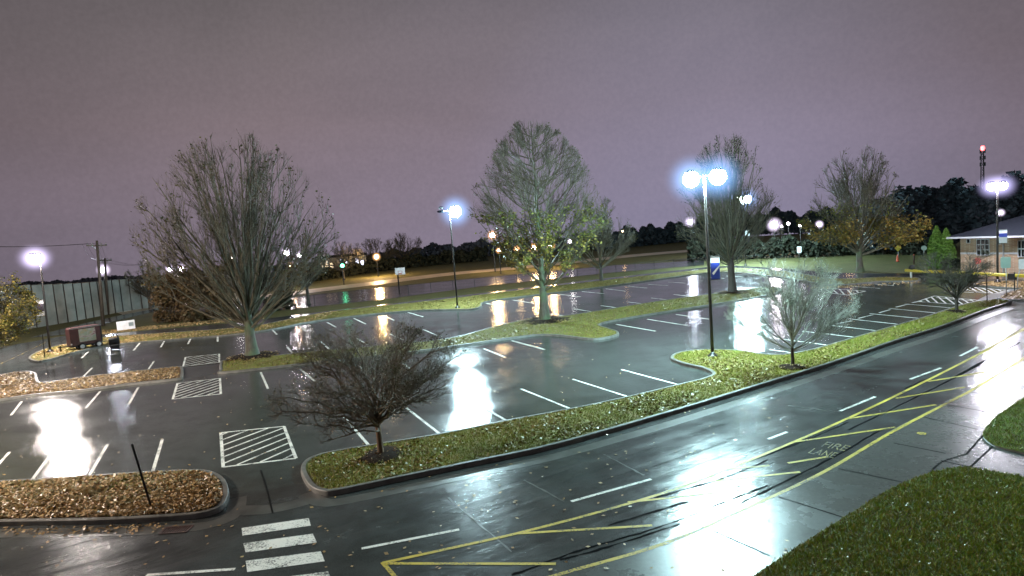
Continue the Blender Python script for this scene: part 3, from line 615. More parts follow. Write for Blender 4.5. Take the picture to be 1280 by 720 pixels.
make_tree('bare_tree', 'bare twiggy tree right behind the twin lamp post, on the median strip', b, h,
          [(0, .3), (.14, .9), (.22, 3.0), (.36, 4.1), (.55, 4.3), (.75, 3.5), (.9, 2.2), (1.0, .7)], h*.2, 'vase', 46, (7, 5, 4), (2.2, 1.2, .65), .33, .011,
          [(1200, .14, 'leaf_dark', .2, 1, 0)], ('bark_dark', 'twig'), None, .08, up=.42, mulch=1.4, zoff=.08, zrange=.32)
b = at(1075, 339); h = height(b, 1068, 183)
make_tree('maple_tree', 'tree with orange lower leaves and bare upright top on the lawn by the yellow gate', b, h,
          [(0, .3), (.13, 1.2), (.18, 5.0), (.3, 5.7), (.45, 5.0), (.62, 4.3), (.8, 3.4), (.92, 2.2), (1.0, .8)], h*.15, 'vase', 38, (7, 6, 4), (2.4, 1.3, .7), .33, .014,
          [(4200, .22, 'leaf_orange', .12, .42, 5), (1500, .22, 'leaf_yellow', .12, .4, 6), (1500, .2, 'leaf_green', .3, .55, 2), (700, .16, 'leaf_dark', .4, 1, 0)], ('bark_moss', 'twig'), None, .08, up=.35, zrange=.27)
b = at(752, 352); h = height(b, 745, 243)
make_tree('bare_tree', 'small round bare tree just behind the right side of the conical tree', b, h,
          [(0, .3), (.15, 1.2), (.25, 3.4), (.5, 4.1), (.75, 3.2), (.92, 1.7), (1.0, .6)], h*.16, 'vase', 26, (7, 6, 3), (2.0, 1.1, .6), .22, .022, [(900, .16, 'leaf_dark', .2, 1, 0)], ('bark_dark', 'twig'), None, .05, up=.3)
b = at(477, 574)
make_tree('crabapple_tree', 'low wide spreading bare tree with brown trunk on the front grass strip', b, height(b, 470, 412),
          [(0, .2), (.28, .5), (.36, 2.6), (.46, 3.1), (.6, 3.15), (.78, 2.8), (.92, 2.1), (1.0, 1.1)], 1.3, 'spread', 42, (8, 6, 4), (1.05, .55, .32), .105, .006,
          [(5200, .05, 'leaf_dark', .55, 1, -2)], ('bark_brown', 'twig_brown'), None, .22, up=.16, mulch=.85, zoff=.115, lean=-.05)
b = at(991, 462)
make_tree('small_tree', 'small pale twiggy tree with fine silvery buds right of the twin lamp post', b, height(b, 992, 322),
          [(0, .2), (.2, .5), (.3, 1.7), (.45, 2.5), (.65, 2.6), (.82, 2.2), (.94, 1.4), (1.0, .7)], .8, 'vase', 24, (7, 6, 4), (1.1, .65, .42), .08, .0085,
          [(3600, .05, 'leaf_bud', .25, 1, 0)], ('bark_dark', 'twig_pale'), None, .07, up=.3, mulch=.6, zoff=.115, zrange=.34)
b = at(1196, 392)
make_tree('crabapple_tree', 'low spreading bare tree at the right end of the grass strip before the brick building', b, height(b, 1190, 314),
          [(0, .2), (.25, .5), (.36, 1.5), (.55, 2.2), (.75, 2.2), (.9, 1.6), (1.0, .8)], 1.0, 'spread', 18, (7, 6, 3), (1.0, .55, .3), .10, .011,
          [(2200, .055, 'leaf_dark', .3, 1, 0)], ('bark_dark', 'twig_dark'), None, .10, up=.1, mulch=.6, zoff=.115)
b = at(-14, 492); 
make_tree('leafy_tree', 'yellow leaved tree cut off by the left edge of the picture', b, height(b, -8, 318),
          [(0, .3), (.18, .9), (.26, 2.4), (.45, 2.9), (.65, 2.6), (.85, 1.7), (1.0, .5)], 1.9, 'vase', 26, (7, 6, 3), (1.6, .9, .5), .16, .014,
          [(7000, .12, 'leaf_yellow', .2, .8, 1.5), (1600, .12, 'leaf_green', .2, 1, 0)], ('bark_dark', 'twig'), None, .06, up=.25, zoff=.1, zrange=.3)
for k, (bx_, by_, tx, ty, rw, lab) in enumerate([(430, 350, 427, 300, 16, 'nearest the lit street and the green traffic light'), (472, 338, 470, 295, 17, 'in the middle of the three far street trees'), (506, 334, 503, 288, 14, 'behind the basketball hoop'),
                                              (386, 380, 388, 284, 17, 'right behind the big vase shaped tree'), (188, 386, 190, 322, 12, 'at the right end of the tall panel fence')]):
    b = at(bx_, by_); h = height(b, tx, ty); rm = rw*1.6*px2m(b)
    make_tree('bare_tree', 'small round headed bare tree '+lab, b, h, [(0, .3), (.2, .3*rm), (.32, .8*rm), (.55, rm), (.75, .9*rm), (.92, .55*rm), (1, .15*rm)], h*.25, 'vase', 18, (6, 5, 3), (rm*.5, rm*.3, rm*.16), .2, .026 if by_ < 360 else .02, [(500, .18, 'leaf_dark', .2, 1, 0)], ('bark_dark', 'twig_dark'), 'small bare trees along the far street', .06, up=.3)

def clump_shrub(name, label, base, w, d, h, mat, n, size, cat='shrub', group=None, trunk=.0, kind=None, nc=None):
    root = thing(name, label, cat, base, group); base = np.asarray(base, float); nc = nc or 26
    a = RNG.random(nc)*2*PI; zz = RNG.random(nc)**.8; r = np.sqrt(RNG.random(nc))*np.sqrt(np.clip(1-(zz*.95)**2.2, .05, 1))
    C = np.column_stack([np.cos(a)*r*w/2*.85, np.sin(a)*r*d/2*.85, trunk+zz*(h-trunk)*.88]); cs = (.16+.14*RNG.random(nc))*min(w, h)
    i = RNG.integers(0, nc, n); q = unit(RNG.normal(size=(n, 3)))*(RNG.random(n)**.45)[:, None]*cs[i][:, None]; P = C[i]+q; P[:, 2] = np.abs(P[:, 2])
    v, f = leaf_cards(P, size, 1.3, .7); mesh('crown', v+base, f, mat, root)
    m2 = MB()
    for k in range(5 if trunk < .5 else 1):
        e = C[k]; m2.tube([base, base+e*[.3, .3, .5], base+e], [.05 if trunk < .5 else .2, .035 if trunk < .5 else .15, .015], 6)
    m2.build('stems' if trunk < .5 else 'trunk', 'bark_dark', root, True); return root
for k, (x, y, w, tp_, mat) in enumerate([(214, 402, 34, 352, 'leaf_brown'), (243, 401, 36, 336, 'leaf_brown'), (275, 397, 40, 333, 'leaf_brown'), (350, 388, 34, 345, 'hedge_dark'), (222, 392, 30, 345, 'leaf_brown')]):
    b = at(x, y); s_ = px2m(b)
    clump_shrub('shrub', 'russet scrub bush '+['at the left end of the thicket behind the big vase shaped tree', 'second from the left in the thicket behind the big vase shaped tree', 'tallest one, straight behind the big vase shaped tree', 'dark and right of the thicket, below the street lights', 'at the back of the thicket beside the panel fence'][k] if k != 3 else 'dark scrub bush right of the russet thicket, below the lit street', b, w*s_, w*s_*.8, (y-tp_)*s_, mat, 2400, .32, group='bushes behind the big tree')
# arborvitae
for k, (x, tp_, w) in enumerate([(1171, 284, 14), (1183, 287, 14)]):
    b = at(x, 336+k); h = height(b, x-1, tp_); s_ = px2m(b); root = thing('arborvitae', ['bright green pointed evergreen, the left and taller of the pair beside the brick building', 'bright green pointed evergreen, the right one of the pair nearest the brick building'][k], 'evergreen', b, 'pair of pointed evergreens')
    n = 5200; z = RNG.random(n)**.9*h; R_ = w*s_*.56*np.interp(z/h, [0, .12, .4, .75, 1], [.8, 1, .98, .6, .03]); a = RNG.random(n)*2*PI; r = R_*(.75+.3*RNG.random(n))*(1+.12*np.sin(a*5+z*3))
    C = np.column_stack([r*np.cos(a), r*np.sin(a), z+.1])+b; v, f = leaf_cards(C, .2, 1.2, .5); mesh('crown', v, f, 'needle', root)
    MB().tube([b, b+[0, 0, h*.8]], [.12, .03], 6).build('trunk', 'bark_dark', root)
for k, (x, y, w, h_) in enumerate([(1196, 345, 15, 17), (1212, 346, 16, 22), (1231, 343, 12, 20), (1252, 342, 10, 13)]):
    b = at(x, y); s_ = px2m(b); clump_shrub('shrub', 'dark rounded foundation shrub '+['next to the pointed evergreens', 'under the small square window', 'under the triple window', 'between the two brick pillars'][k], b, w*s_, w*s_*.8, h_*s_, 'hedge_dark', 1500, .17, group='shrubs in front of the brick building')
# dark wood behind the right end: trees one can tell apart
for k, (x, y, w, tp_) in enumerate([(1128, 318, 34, 250), (1150, 314, 32, 247), (1172, 312, 34, 252), (1194, 310, 30, 238), (1218, 310, 34, 246), (1243, 308, 34, 252), (1268, 306, 40, 240), (1105, 318, 30, 258)]):
    b = at(x, y); s_ = px2m(b)
    clump_shrub('dark_tree', 'dark rounded tree of the night wood '+['just right of the orange leaved tree', 'between the orange leaved tree and the pointed evergreens', 'above the pointed evergreens', 'tallest, behind the left end of the building roof', 'behind the rising roof, below the radio mast', 'behind the lamp by the building', 'at the right edge of the picture', 'behind the orange leaved tree'][k], b, w*s_*1.25, w*s_, (y-tp_)*s_, 'wood_dark', 3600, .75, 'tree', 'dark trees behind the building', 1.2, nc=34)
# far woods and hedges that read as one mass
def mass(name, pix, tops, depth, n, size, mat):
    g = np.array([at(*p)[:2] for p in pix]); hs = np.array([max(.5, height(at(*p), p[0], t)) for p, t in zip(pix, tops)]); k = len(g)
    x = RNG.random(n)*(k-1); i = x.astype(int).clip(0, k-2); f = x-i; P = g[i]*(1-f)[:, None]+g[i+1]*f[:, None]; H_ = hs[i]*(1-f)+hs[i+1]*f
    dd = P/np.linalg.norm(P, axis=1)[:, None]; de = RNG.random(n)*depth; P = P+dd*de[:, None]
    H_ = H_*(.80+.13*np.sin(x*9.1)+.10*np.sin(x*23.7+1)+.07*np.sin(x*51+de)); z = H_*(1-RNG.random(n)**1.8*.98)
    v, q = leaf_cards(np.column_stack([P, z]), size, 1.3, .75); return tag(mesh(name, v, q, mat), kind='stuff')
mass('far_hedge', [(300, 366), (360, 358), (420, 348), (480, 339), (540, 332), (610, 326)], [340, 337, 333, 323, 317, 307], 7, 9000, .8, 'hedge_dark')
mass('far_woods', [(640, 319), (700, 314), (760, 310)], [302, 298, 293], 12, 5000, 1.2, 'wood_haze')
mass('woods', [(745, 314), (790, 309), (830, 305), (880, 300), (950, 294), (1030, 292), (1110, 288)], [292, 284, 281, 272, 262, 262, 258], 18, 22000, 1.0, 'wood_dark')
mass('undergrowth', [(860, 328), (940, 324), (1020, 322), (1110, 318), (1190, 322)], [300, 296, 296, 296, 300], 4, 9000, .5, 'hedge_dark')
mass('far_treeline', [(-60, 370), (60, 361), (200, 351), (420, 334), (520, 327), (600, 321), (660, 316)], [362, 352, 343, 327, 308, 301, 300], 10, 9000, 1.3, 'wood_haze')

# ------------------------------------------------------------------ lamps
HALO = {}
def halo(c, r, key, parent, ext=3.7, pw=2.4, st=.95):                  # lens bloom put in as a self-glowing ball: emission falling off from the centre, in the lens's own space
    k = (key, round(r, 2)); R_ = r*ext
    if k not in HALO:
        m = bpy.data.materials.new('lamp_bloom'); m.use_nodes = True; nt = m.node_tree; nt.nodes.clear()
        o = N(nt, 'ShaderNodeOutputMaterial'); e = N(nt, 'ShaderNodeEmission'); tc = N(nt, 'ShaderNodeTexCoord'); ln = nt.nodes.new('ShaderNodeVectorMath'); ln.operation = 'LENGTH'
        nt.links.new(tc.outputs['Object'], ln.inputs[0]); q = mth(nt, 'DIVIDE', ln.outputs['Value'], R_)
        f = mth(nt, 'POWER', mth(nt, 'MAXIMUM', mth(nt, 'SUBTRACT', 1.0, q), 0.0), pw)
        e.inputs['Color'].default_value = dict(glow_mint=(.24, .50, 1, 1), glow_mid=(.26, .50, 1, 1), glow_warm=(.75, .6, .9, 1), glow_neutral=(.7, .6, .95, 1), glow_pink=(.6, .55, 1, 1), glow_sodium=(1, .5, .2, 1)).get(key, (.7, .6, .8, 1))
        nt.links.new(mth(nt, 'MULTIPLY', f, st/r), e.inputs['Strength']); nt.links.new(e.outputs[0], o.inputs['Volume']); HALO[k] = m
    n = 10; o = MB().lathe((0, 0, 0), [(R_*math.sin(t), -R_*math.cos(t)) for t in np.linspace(.02, PI-.02, n)], 18).build('bloom_glow', HALO[k], None, True)
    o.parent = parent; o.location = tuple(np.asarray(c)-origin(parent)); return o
def lean_to(b, t): return Vector((0, 0, 1)).rotation_difference(Vector(tuple(float(x) for x in unit(np.asarray(t)-np.asarray(b))))).to_euler()
def street_lamp(label, base, H, heads, glow, r=.30, banner=None, arm_dir=None, pole_r=.085, group='lamp posts around the car park', foot=.0):
    base = np.asarray(base, float); root = thing('street_lamp', label, 'street lamp', base, group)
    u = side(base) if arm_dir is None else arm_dir; w = np.array([0, 0, 1.]); v = np.cross(w, u)
    MB().lathe(base, [(.26, 0), (.26, .05+foot), (.2, .09+foot), (.13, .16+foot), (pole_r*1.15, .22+foot)], 14).build('base', 'pole', root, True)
    z = np.linspace(.15, H+.1, 8); MB().tube(base+np.outer(z, w), pole_r*(1-.30*z/H), 12).build('pole', 'pole', root, True)
    for (off, lit) in heads:
        sg = 1 if off >= 0 else -1; a0 = base+w*(H+.02); c = base+u*off+w*H
        MB().tube([a0, a0+u*off*.5+w*.05, c+w*.1], [.04, .035, .035], 8).build('arm', 'pole', root, True)
        mb = MB(); L_, wd = .62, .40                      # shoebox housing, bevelled
        mb.lathe(c+w*r*.55, [(.30, 0), (.31, .05), (.26, .13), (.12, .17)], 4, (unit(u+v), unit(v-u), w)); mb.box(c+w*(r*.55-.015), u, v, w, L_*.66, wd, .05)
        hd = mb.build('lamp_head', 'housing', root)
        n = 9; prof = [(r*math.sin(t), -r*math.cos(t)) for t in np.linspace(.08, PI*.80, n)]
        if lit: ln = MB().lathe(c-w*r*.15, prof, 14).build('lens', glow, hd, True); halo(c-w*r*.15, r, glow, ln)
        else: MB().lathe(c+w*.02, [(p*.75, q*.25) for p, q in prof], 14).build('lens', 'glass', hd, True)
    if banner:
        zt, zb, off, wd, cols, du = banner
        for zz in (zt, zb): MB().tube([base+w*zz, base+w*zz+u*off*(wd+.14)], .018, 6).build('bracket', 'pole', root)
        x0, x1 = sorted((off*.10, off*(wd+.1))); hgt_ = zt-zb
        def cloth(za, zb2, mat, nm, y):
            m2 = MB(); n = 6; V = []
            for k in range(n+1):
                for (s, sg) in ((x0, 0), (x1, 1)):
                    zz = zt-hgt_*(za+(zb2-za)*k/n); bul = .05*math.sin(PI*(za+(zb2-za)*k/n))
                    V.append(base+u*s+w*zz+v*(-bul*(1+.3*sg)+y))
            m2.add(V, [(2*k, 2*k+1, 2*k+3, 2*k+2) for k in range(n)]); return m2.build(nm, mat, root)
        for (za, zb2, mat) in cols: bo = cloth(za, zb2, mat, 'banner', 0)
        if du:
            P = [(.12, .72), (.30, .80), (.95, .46), (.95, .40), (.55, .55)]; m2 = MB(); m2.add([base+u*(x0+(x1-x0)*s)+w*(zt-hgt_*t)-v*(.075 if True else 0) for s, t in P], [(0, 1, 2, 3, 4)]); m2.build('banner_swoosh', 'banner_white', bo)
    return root
def lampHB(bx_, by_, tx, ty): b = at(bx_, by_); return b, height(b, tx, ty)
b, H = lampHB(891, 448, 877, 224); b[2] = .1
street_lamp('tall black twin headed lamp post with blue banner on the front grass bulb', b, H, [(-.62, 1), (.62, 1)], 'glow_mint', .40,
            (height(b, 890, 323), height(b, 892, 352), 1, .42, [(0, .28, 'banner_white'), (.28, 1, 'banner_blue')], True))
b, H = lampHB(572, 386, 562, 265); b[2] = .09
street_lamp('black lamp post with one lit and one dark head on the far verge', b, H, [(.55, 1), (-.75, 0)], 'glow_mid', .55)
b, H = lampHB(63, 441, 49, 323); b[2] = .09
_l = street_lamp('black lamp post with small dark banner on the leafy verge beside the maroon trailer', b, H, [(-.48, 1), (-.12, 1)], 'glow_neutral', .36,
            (height(b, 54, 376), height(b, 57, 396), -1, .45, [(0, .22, 'banner_white'), (.22, .72, 'banner_dark'), (.72, 1, 'banner_white')], False))
_l.rotation_euler = lean_to(b, above(b, 50, 324))
b, H = lampHB(1247, 354, 1240, 234); b[2] = .1
street_lamp('black twin headed lamp post with white banners in front of the brick building', b, H, [(-.34, 1), (.34, 1)], 'glow_pink', .33,
            (height(b, 1243, 289), height(b, 1244, 306), 1, .5, [(0, .28, 'banner_white'), (.28, .55, 'banner_blue'), (.55, 1, 'banner_white')], False))
b, H = lampHB(932, 332, 924, 249)
street_lamp('far twin headed lamp post seen through the twiggy tree behind the blue banner', b, H, [(-.55, 1), (.55, 1)], 'glow_mid', .52,
            (height(b, 928, 288), height(b, 929, 303), 1, .55, [(0, .5, 'banner_white'), (.5, 1, 'banner_dark')], False))
street_lamp('warm lamp post of the front grass strip, outside the left edge of the picture', (-29., 20.5, .11), 8.9, [(-.62, 1), (.62, 1)], 'glow_warm', .36)

def far_lamp(label, px, py, gpy, col, strength, rpx, cat='street lamp', name='street_lamp', group='far street lights'):
    b = at(px+2, gpy); b[2] = -.03; c = above(b, px, py); H = c[2]; r = rpx*px2m(b); root = thing(name, label, cat, b, group)
    c = np.array([b[0], b[1], H]); u = side(b)
    MB().tube([b, b+[0, 0, H+.3]], [.11, .06], 6).build('pole', 'pole', root)
    MB().tube([c+[0, 0, .3], c+[0, 0, .32]-u*.1], [.05, .05], 6).build('arm', 'pole', root)
    hd = MB().lathe(c+[0, 0, r*.55], [(r*.5, r*.36), (r*.45, r*.55), (.03, r*.65)], 8).build('lamp_head', 'housing', root)
    key = 'glow_'+str(tuple(round(x, 2) for x in col))+str(strength)
    if key not in MT: MT[key] = emis('far_lamp_glow', col, strength)
    ln = MB().lathe(c, [(r*.8*math.sin(t), -r*.8*math.cos(t)) for t in np.linspace(.1, PI*.95, 8)], 12).build('lens', key, hd, True)
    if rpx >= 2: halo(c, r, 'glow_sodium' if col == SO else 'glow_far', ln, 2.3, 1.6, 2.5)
WH, PK, SO, BL = (1, .93, .9), (1, .85, .95), (1, .62, .28), (.8, .85, 1)
far_lamp('blue white lamp on a post beside the two utility poles', 134.5, 337, 391, BL, 250, 3.4)
for k, (x, y, gy, col, st, r, lab) in enumerate([
    (215, 336, 372, PK, 100, 2.6, 'left one of the pair of pinkish lights above the russet scrub'), (229, 336, 370, PK, 120, 3.0, 'right one of the pair of pinkish lights above the russet scrub'), (223, 346, 374, WH, 25, 2.2, 'lower small white light under the pinkish pair'),
    (361, 316, 362, PK, 300, 3.6, 'bright pinkish light right of the big bare tree'), (376, 319, 360, WH, 150, 2.4, 'smaller white light beside the bright pinkish one'), (364, 331, 362, SO, 200, 2.0, 'low dim light under the bright pinkish one'),
    (292, 323, 360, WH, 30, 1.8, 'small white light seen between limbs of the big bare tree'),
    (617, 294, 340, SO, 420, 3.4, 'large orange light left of the conical tree trunk'), (624, 313, 342, SO, 50, 2.2, 'small orange light just below the large orange one'), (646, 311, 338, SO, 50, 2.2, 'small orange light left of the conical tree trunk, level with the others'),
    (667, 310, 336, SO, 300, 3.4, 'orange light touching the left of the conical tree trunk'), (688, 308, 335, SO, 300, 3.2, 'orange light just right of the conical tree trunk'), (712, 302, 331, WH, 40, 2.0, 'small white light in the right side of the conical tree'),
    (778, 289, 316, SO, 25, 1.4, 'tiny orange light in front of the dark woods'),
    (863, 277.5, 321, BL, 160, 3.4, 'blue white light at the left of the twin lamp post'), (967, 281, 318, PK, 220, 4.4, 'bright white light above the pale twiggy tree'), (976, 283, 312, PK, 30, 1.5, 'first tiny light right of the bright white one'), (984.5, 279.5, 310, PK, 45, 1.9, 'second small light right of the bright white one'), (999, 282, 310, PK, 45, 1.8, 'third small light, standing apart toward the orange leaved tree'),
    (1023, 280.5, 308, PK, 60, 2.4, 'pinkish light behind the left of the orange leaved tree'), (1060, 269, 306, SO, 25, 1.8, 'orange glimmer inside the orange leaved tree'), (471, 321, 346, SO, 1600, 2.6, 'warm light above the hedge left of the hoop'), (1249, 266, 312, PK, 60, 2.0, 'small pink light right of the lamp by the building')]):
    far_lamp('far lamp, '+lab, x, y, gy, col, st, r)

# ------------------------------------------------------------------ utility poles, mast, fences
def utility_pole(label, bx_, by_, tx, ty, arms):
    b = at(bx_, by_); b[2] = -.05; H = height(b, tx, ty); root = thing('utility_pole', label, 'utility pole', b, 'wooden utility poles'); root.rotation_euler = lean_to(b, above(b, tx, ty)); u = unit(side(b)+away(b)*.25); w = np.array([0, 0, 1.]); v = np.cross(w, u)
    MB().tube([b, b+w*H*.5, b+w*H], [.19, .16, .12], 10).build('post', 'wood_pole', root, True); tips = []
    for (zz, hw) in arms:
        MB().box(b+w*zz+v*.16, u, v, w, hw*2, .12, .14).build('crossarm', 'wood_pole', root)
        m2 = MB()
        for s in (-.92, -.45, .45, .92): m2.lathe(b+w*(zz+.06)+v*.16+u*hw*s, [(.05, 0), (.07, .06), (.04, .1), (.06, .16), (.02, .2)], 8); tips.append(b+w*(zz+.24)+v*.16+u*hw*s)
        m2.build('insulators', 'galv', root)
        MB().tube([b+w*(zz-.6)+v*.1, b+w*zz+u*hw*.5+v*.1], .03, 5).tube([b+w*(zz-.6)+v*.1, b+w*zz-u*hw*.5+v*.1], .03, 5).build('brace', 'galv', root)
    return tips, H
t1, H1 = utility_pole('tall wooden utility pole with crossarm, nearest, left of the blue white lamp', 129, 407, 121, 300, [(8.75, .95)])
t2, H2 = utility_pole('shorter wooden utility pole directly beside the blue white lamp', 135, 393, 131, 322, [(7.05, .8)])
t3, H3 = utility_pole('farthest wooden utility pole at the right end of the panel fence', 187, 374, 185, 328, [(5.6, .7)])
far_l = above(at(-160, 440), -160, 298)
def wire(a, c, sag): u = np.linspace(0, 1, 14); return [np.asarray(a)*(1-t)+np.asarray(c)*t-np.array([0, 0, sag*4*t*(1-t)]) for t in u]
m2 = MB()
for k in range(4): m2.tube(wire(t1[k], far_l+[0, k*.4, -.1*k], .5), .012, 4)
tag(m2.build('overhead_wires', 'black'), 'thin overhead wires running left from the nearest utility pole', 'wires')
m2 = MB()
for k in range(4): m2.tube(wire(t1[k], t2[k], .3), .012, 4); m2.tube(wire(t2[k], t3[k], .4), .012, 4)
tag(m2.build('overhead_wires', 'black'), 'thin overhead wires linking the three utility poles', 'wires')
# tall grey panel fence
root = thing('panel_fence', 'tall grey panel fence with dark posts behind the trailer', 'fence', at(40, 412))
fp = [at(x, y)[:2] for x, y in [(-60, 424), (0, 417), (35, 411.5), (100, 400), (160, 388.5), (205, 383)]]; fp = spline(fp, False, 8)
seg = np.r_[0, np.cumsum(np.linalg.norm(np.diff(fp, axis=0), axis=1))]; n = int(seg[-1]/1.25); ss = np.linspace(0, seg[-1], n+1); Q = np.column_stack([np.interp(ss, seg, fp[:, 0]), np.interp(ss, seg, fp[:, 1])])
ft = lambda p: np.interp(p[0], [at(35, 411)[0], at(100, 400)[0], at(188, 385)[0]], [height(at(35, 411), 35, 355), height(at(100, 400), 100, 354), height(at(188, 385), 188, 350)])
mp_ = MB(); up3 = np.array([0, 0, 1.])
for k in range(n):
    p, q = np.append(Q[k], 0), np.append(Q[k+1], 0); d = unit(q-p); nn = np.cross(up3, d); h = ft(p)
    MB().box((p+q)/2+up3*(h/2)+nn*.03, d, nn, up3, np.linalg.norm(q-p)-.1, .05, h).build('panel', 'panel', root)
    MB().box(p+up3*(h/2), d, nn, up3, .09, .14, h+.08).build('post', 'pole', root); MB().box((p+q)/2+up3*(h+.02)+nn*.03, d, nn, up3, np.linalg.norm(q-p)-.1, .09, .07).build('rail', 'pole', root)
# chain-link fence
root = thing('chain_link_fence', 'low chain link fence of thin dark posts along the far lot', 'fence', at(500, 369))
fp = spline([at(x, y)[:2] for x, y in [(330, 388), (400, 380), (461, 373), (520, 367), (580, 361), (640, 355), (700, 349), (780, 341), (860, 334), (950, 330)]], False, 8)
seg = np.r_[0, np.cumsum(np.linalg.norm(np.diff(fp, axis=0), axis=1))]; n = int(seg[-1]/2.7); ss = np.linspace(0, seg[-1], n+1); Q = np.column_stack([np.interp(ss, seg, fp[:, 0]), np.interp(ss, seg, fp[:, 1])])
rl = MB(); rl.tube([np.append(p, 1.15) for p in Q], .022, 5); rl.tube([np.append(p, .12) for p in Q], .012, 4); rl.build('rail', 'black', root)
wv = MB()
for k in range(n):
    p, q = np.append(Q[k], 0), np.append(Q[k+1], 0); MB().tube([p, p+up3*1.2], .035, 6).build('post', 'black', root)
    for j in range(0, 14):
        a = p+(q-p)*j/14; e = p+(q-p)*min(1, (j+2.4)/14); e2 = p+(q-p)*max(0, (j-1.4)/14)
        wv.tube([a+up3*.12, e+up3*1.14], .0035, 3, False); wv.tube([a+up3*.12, e2+up3*1.14], .0035, 3, False)
wv.build('wire_mesh', 'black', root)
# radio mast
b = at(1229, 296); b[2] = 0; H = height(b, 1219, 182); root = thing('radio_mast', 'lattice radio mast with a red light at its top above the woods', 'mast', b)
m2 = MB(); k3 = [np.array([math.cos(a), math.sin(a), 0]) for a in (0.3, 2.4, 4.5)]; wd = lambda z: .42-.24*z/H; stp = np.linspace(0, H-1, 17)
for c in k3: m2.tube([b+c*wd(z)+up3*z for z in stp], .07, 5)
m2.build('legs', 'black', root); m2 = MB()
for i in range(16):
    for j in range(3):
        a, c = k3[j], k3[(j+1) % 3]; m2.tube([b+a*wd(stp[i])+up3*stp[i], b+c*wd(stp[i+1])+up3*stp[i+1]], .035, 4); m2.tube([b+a*wd(stp[i+1])+up3*stp[i+1], b+c*wd(stp[i+1])+up3*stp[i+1]], .035, 4)
m2.build('lattice', 'black', root)
m2 = MB()
for zz in (H*.86, H*.93, H*.79): m2.box(b+up3*zz+side(b)*.3, side(b), away(b), up3, .2, .2, .6); m2.box(b+up3*zz-side(b)*.3, side(b), away(b), up3, .2, .2, .6)
m2.build('antenna', 'black', root)
MT['glow_red'] = emis('red_beacon_glow', (1, .05, .05), 12); bc = MB(); bc.lathe(b+up3*(H-.9), [(.2, 0), (.28, .15), (.28, .5), (.2, .7), (.05, .75)], 10); bc.build('beacon', 'glow_red', root, True)

# ------------------------------------------------------------------ brick building
b = at(1201, 347); root = thing('brick_building', 'low tan brick building with dark hipped roof and white eaves', 'building', b)
u = unit(at(1300, 350)-b); u[2] = 0; u = unit(u); v = np.cross(up3, u)         # u along the front, v into the building
pm = px2m(b); X = lambda px: float((above(b, px, 320)-b)@u); Lw = 17.; Dp = 11.; EH = height(b, 1200, 298)
m2 = MB(); m2.box(b+u*Lw/2+v*Dp/2+up3*EH/2, u, v, up3, Lw, Dp, EH); wall = m2.build('wall', 'brick', root)
MB().box(b+u*Lw/2+v*Dp/2+up3*EH*.62, u, v, up3, Lw+.03, Dp+.03, .14).build('stone_band', 'trim', root)
zt = lambda px, py: height(b, px, py)
MB().box(b+u*Lw/2+v*Dp/2+up3*(EH+.1), u, v, up3, Lw+1.5, Dp+1.5, .15).build('fascia', 'trim', root)
ov = .72; z0 = EH+.18; z1 = z0+2.3; A = [b+u*s+v*t+up3*z0 for s, t in ((-ov, -ov), (Lw+ov, -ov), (Lw+ov, Dp+ov), (-ov, Dp+ov))]; Rg = [b+u*(Dp/2)+v*Dp/2+up3*z1, b+u*(Lw-Dp/2)+v*Dp/2+up3*z1]
m2 = MB(); m2.add(A+Rg, [(0, 1, 5, 4), (1, 2, 5), (2, 3, 4, 5), (3, 0, 4), (3, 2, 1, 0)]); m2.build('roof', 'roof', root)
def window(x0, x1, y0, y1, nx, ny):
    s0, s1 = X(x0), X(x1); za, zb = zt(x0, y1), zt(x0, y0); c = b+u*(s0+s1)/2+up3*(za+zb)/2
    m2 = MB(); fw = .05
    for s in np.linspace(s0, s1, nx+1): m2.box(b+u*s+up3*(za+zb)/2-v*.03, u, v, up3, fw, .10, zb-za+fw)
    for z in np.linspace(za, zb, ny+1): m2.box(b+u*(s0+s1)/2+up3*z-v*.033, u, v, up3, s1-s0+fw, .10, fw*(2.2 if ny == 2 and abs(z-(za+zb)/2) < .01 else 1))
    fr = m2.build('window', 'trim', root); MB().box(c-v*.012, u, v, up3, s1-s0, .03, zb-za).build('pane', 'glass', fr)
window(1211, 1216, 298.5, 303.5, 1, 1); window(1226.5, 1246, 298.5, 318, 3, 3); window(1258.5, 1263, 298.5, 303.5, 1, 1); window(1290, 1300, 298.5, 318, 2, 2)
s = X(1268); MB().tube([b+u*(s-.35)-v*.5+up3*(EH-.05), b+u*(s-.1)-v*.35+up3*(EH-.25), b+u*s-v*.09+up3*(EH-.6), b+u*s-v*.09], .06, 8).build('downpipe', 'galv', root)
for k, (x, y0, y1) in enumerate([(1241, 339, 319), (1265, 339, 318)]):
    c = at(x, y0); hh = height(c, x, y1); r2 = thing('brick_pillar', ['brick gate pillar left of the white post sign', 'brick gate pillar right of the white post sign'][k], 'pillar', c, 'brick pillars beside the building')
    uu, vv = side(c), away(c); MB().box(c+up3*hh/2, uu, vv, up3, .36, .36, hh).build('shaft', 'brick', r2); MB().box(c+up3*(hh+.04), uu, vv, up3, .46, .46, .08).build('cap', 'kerb', r2)
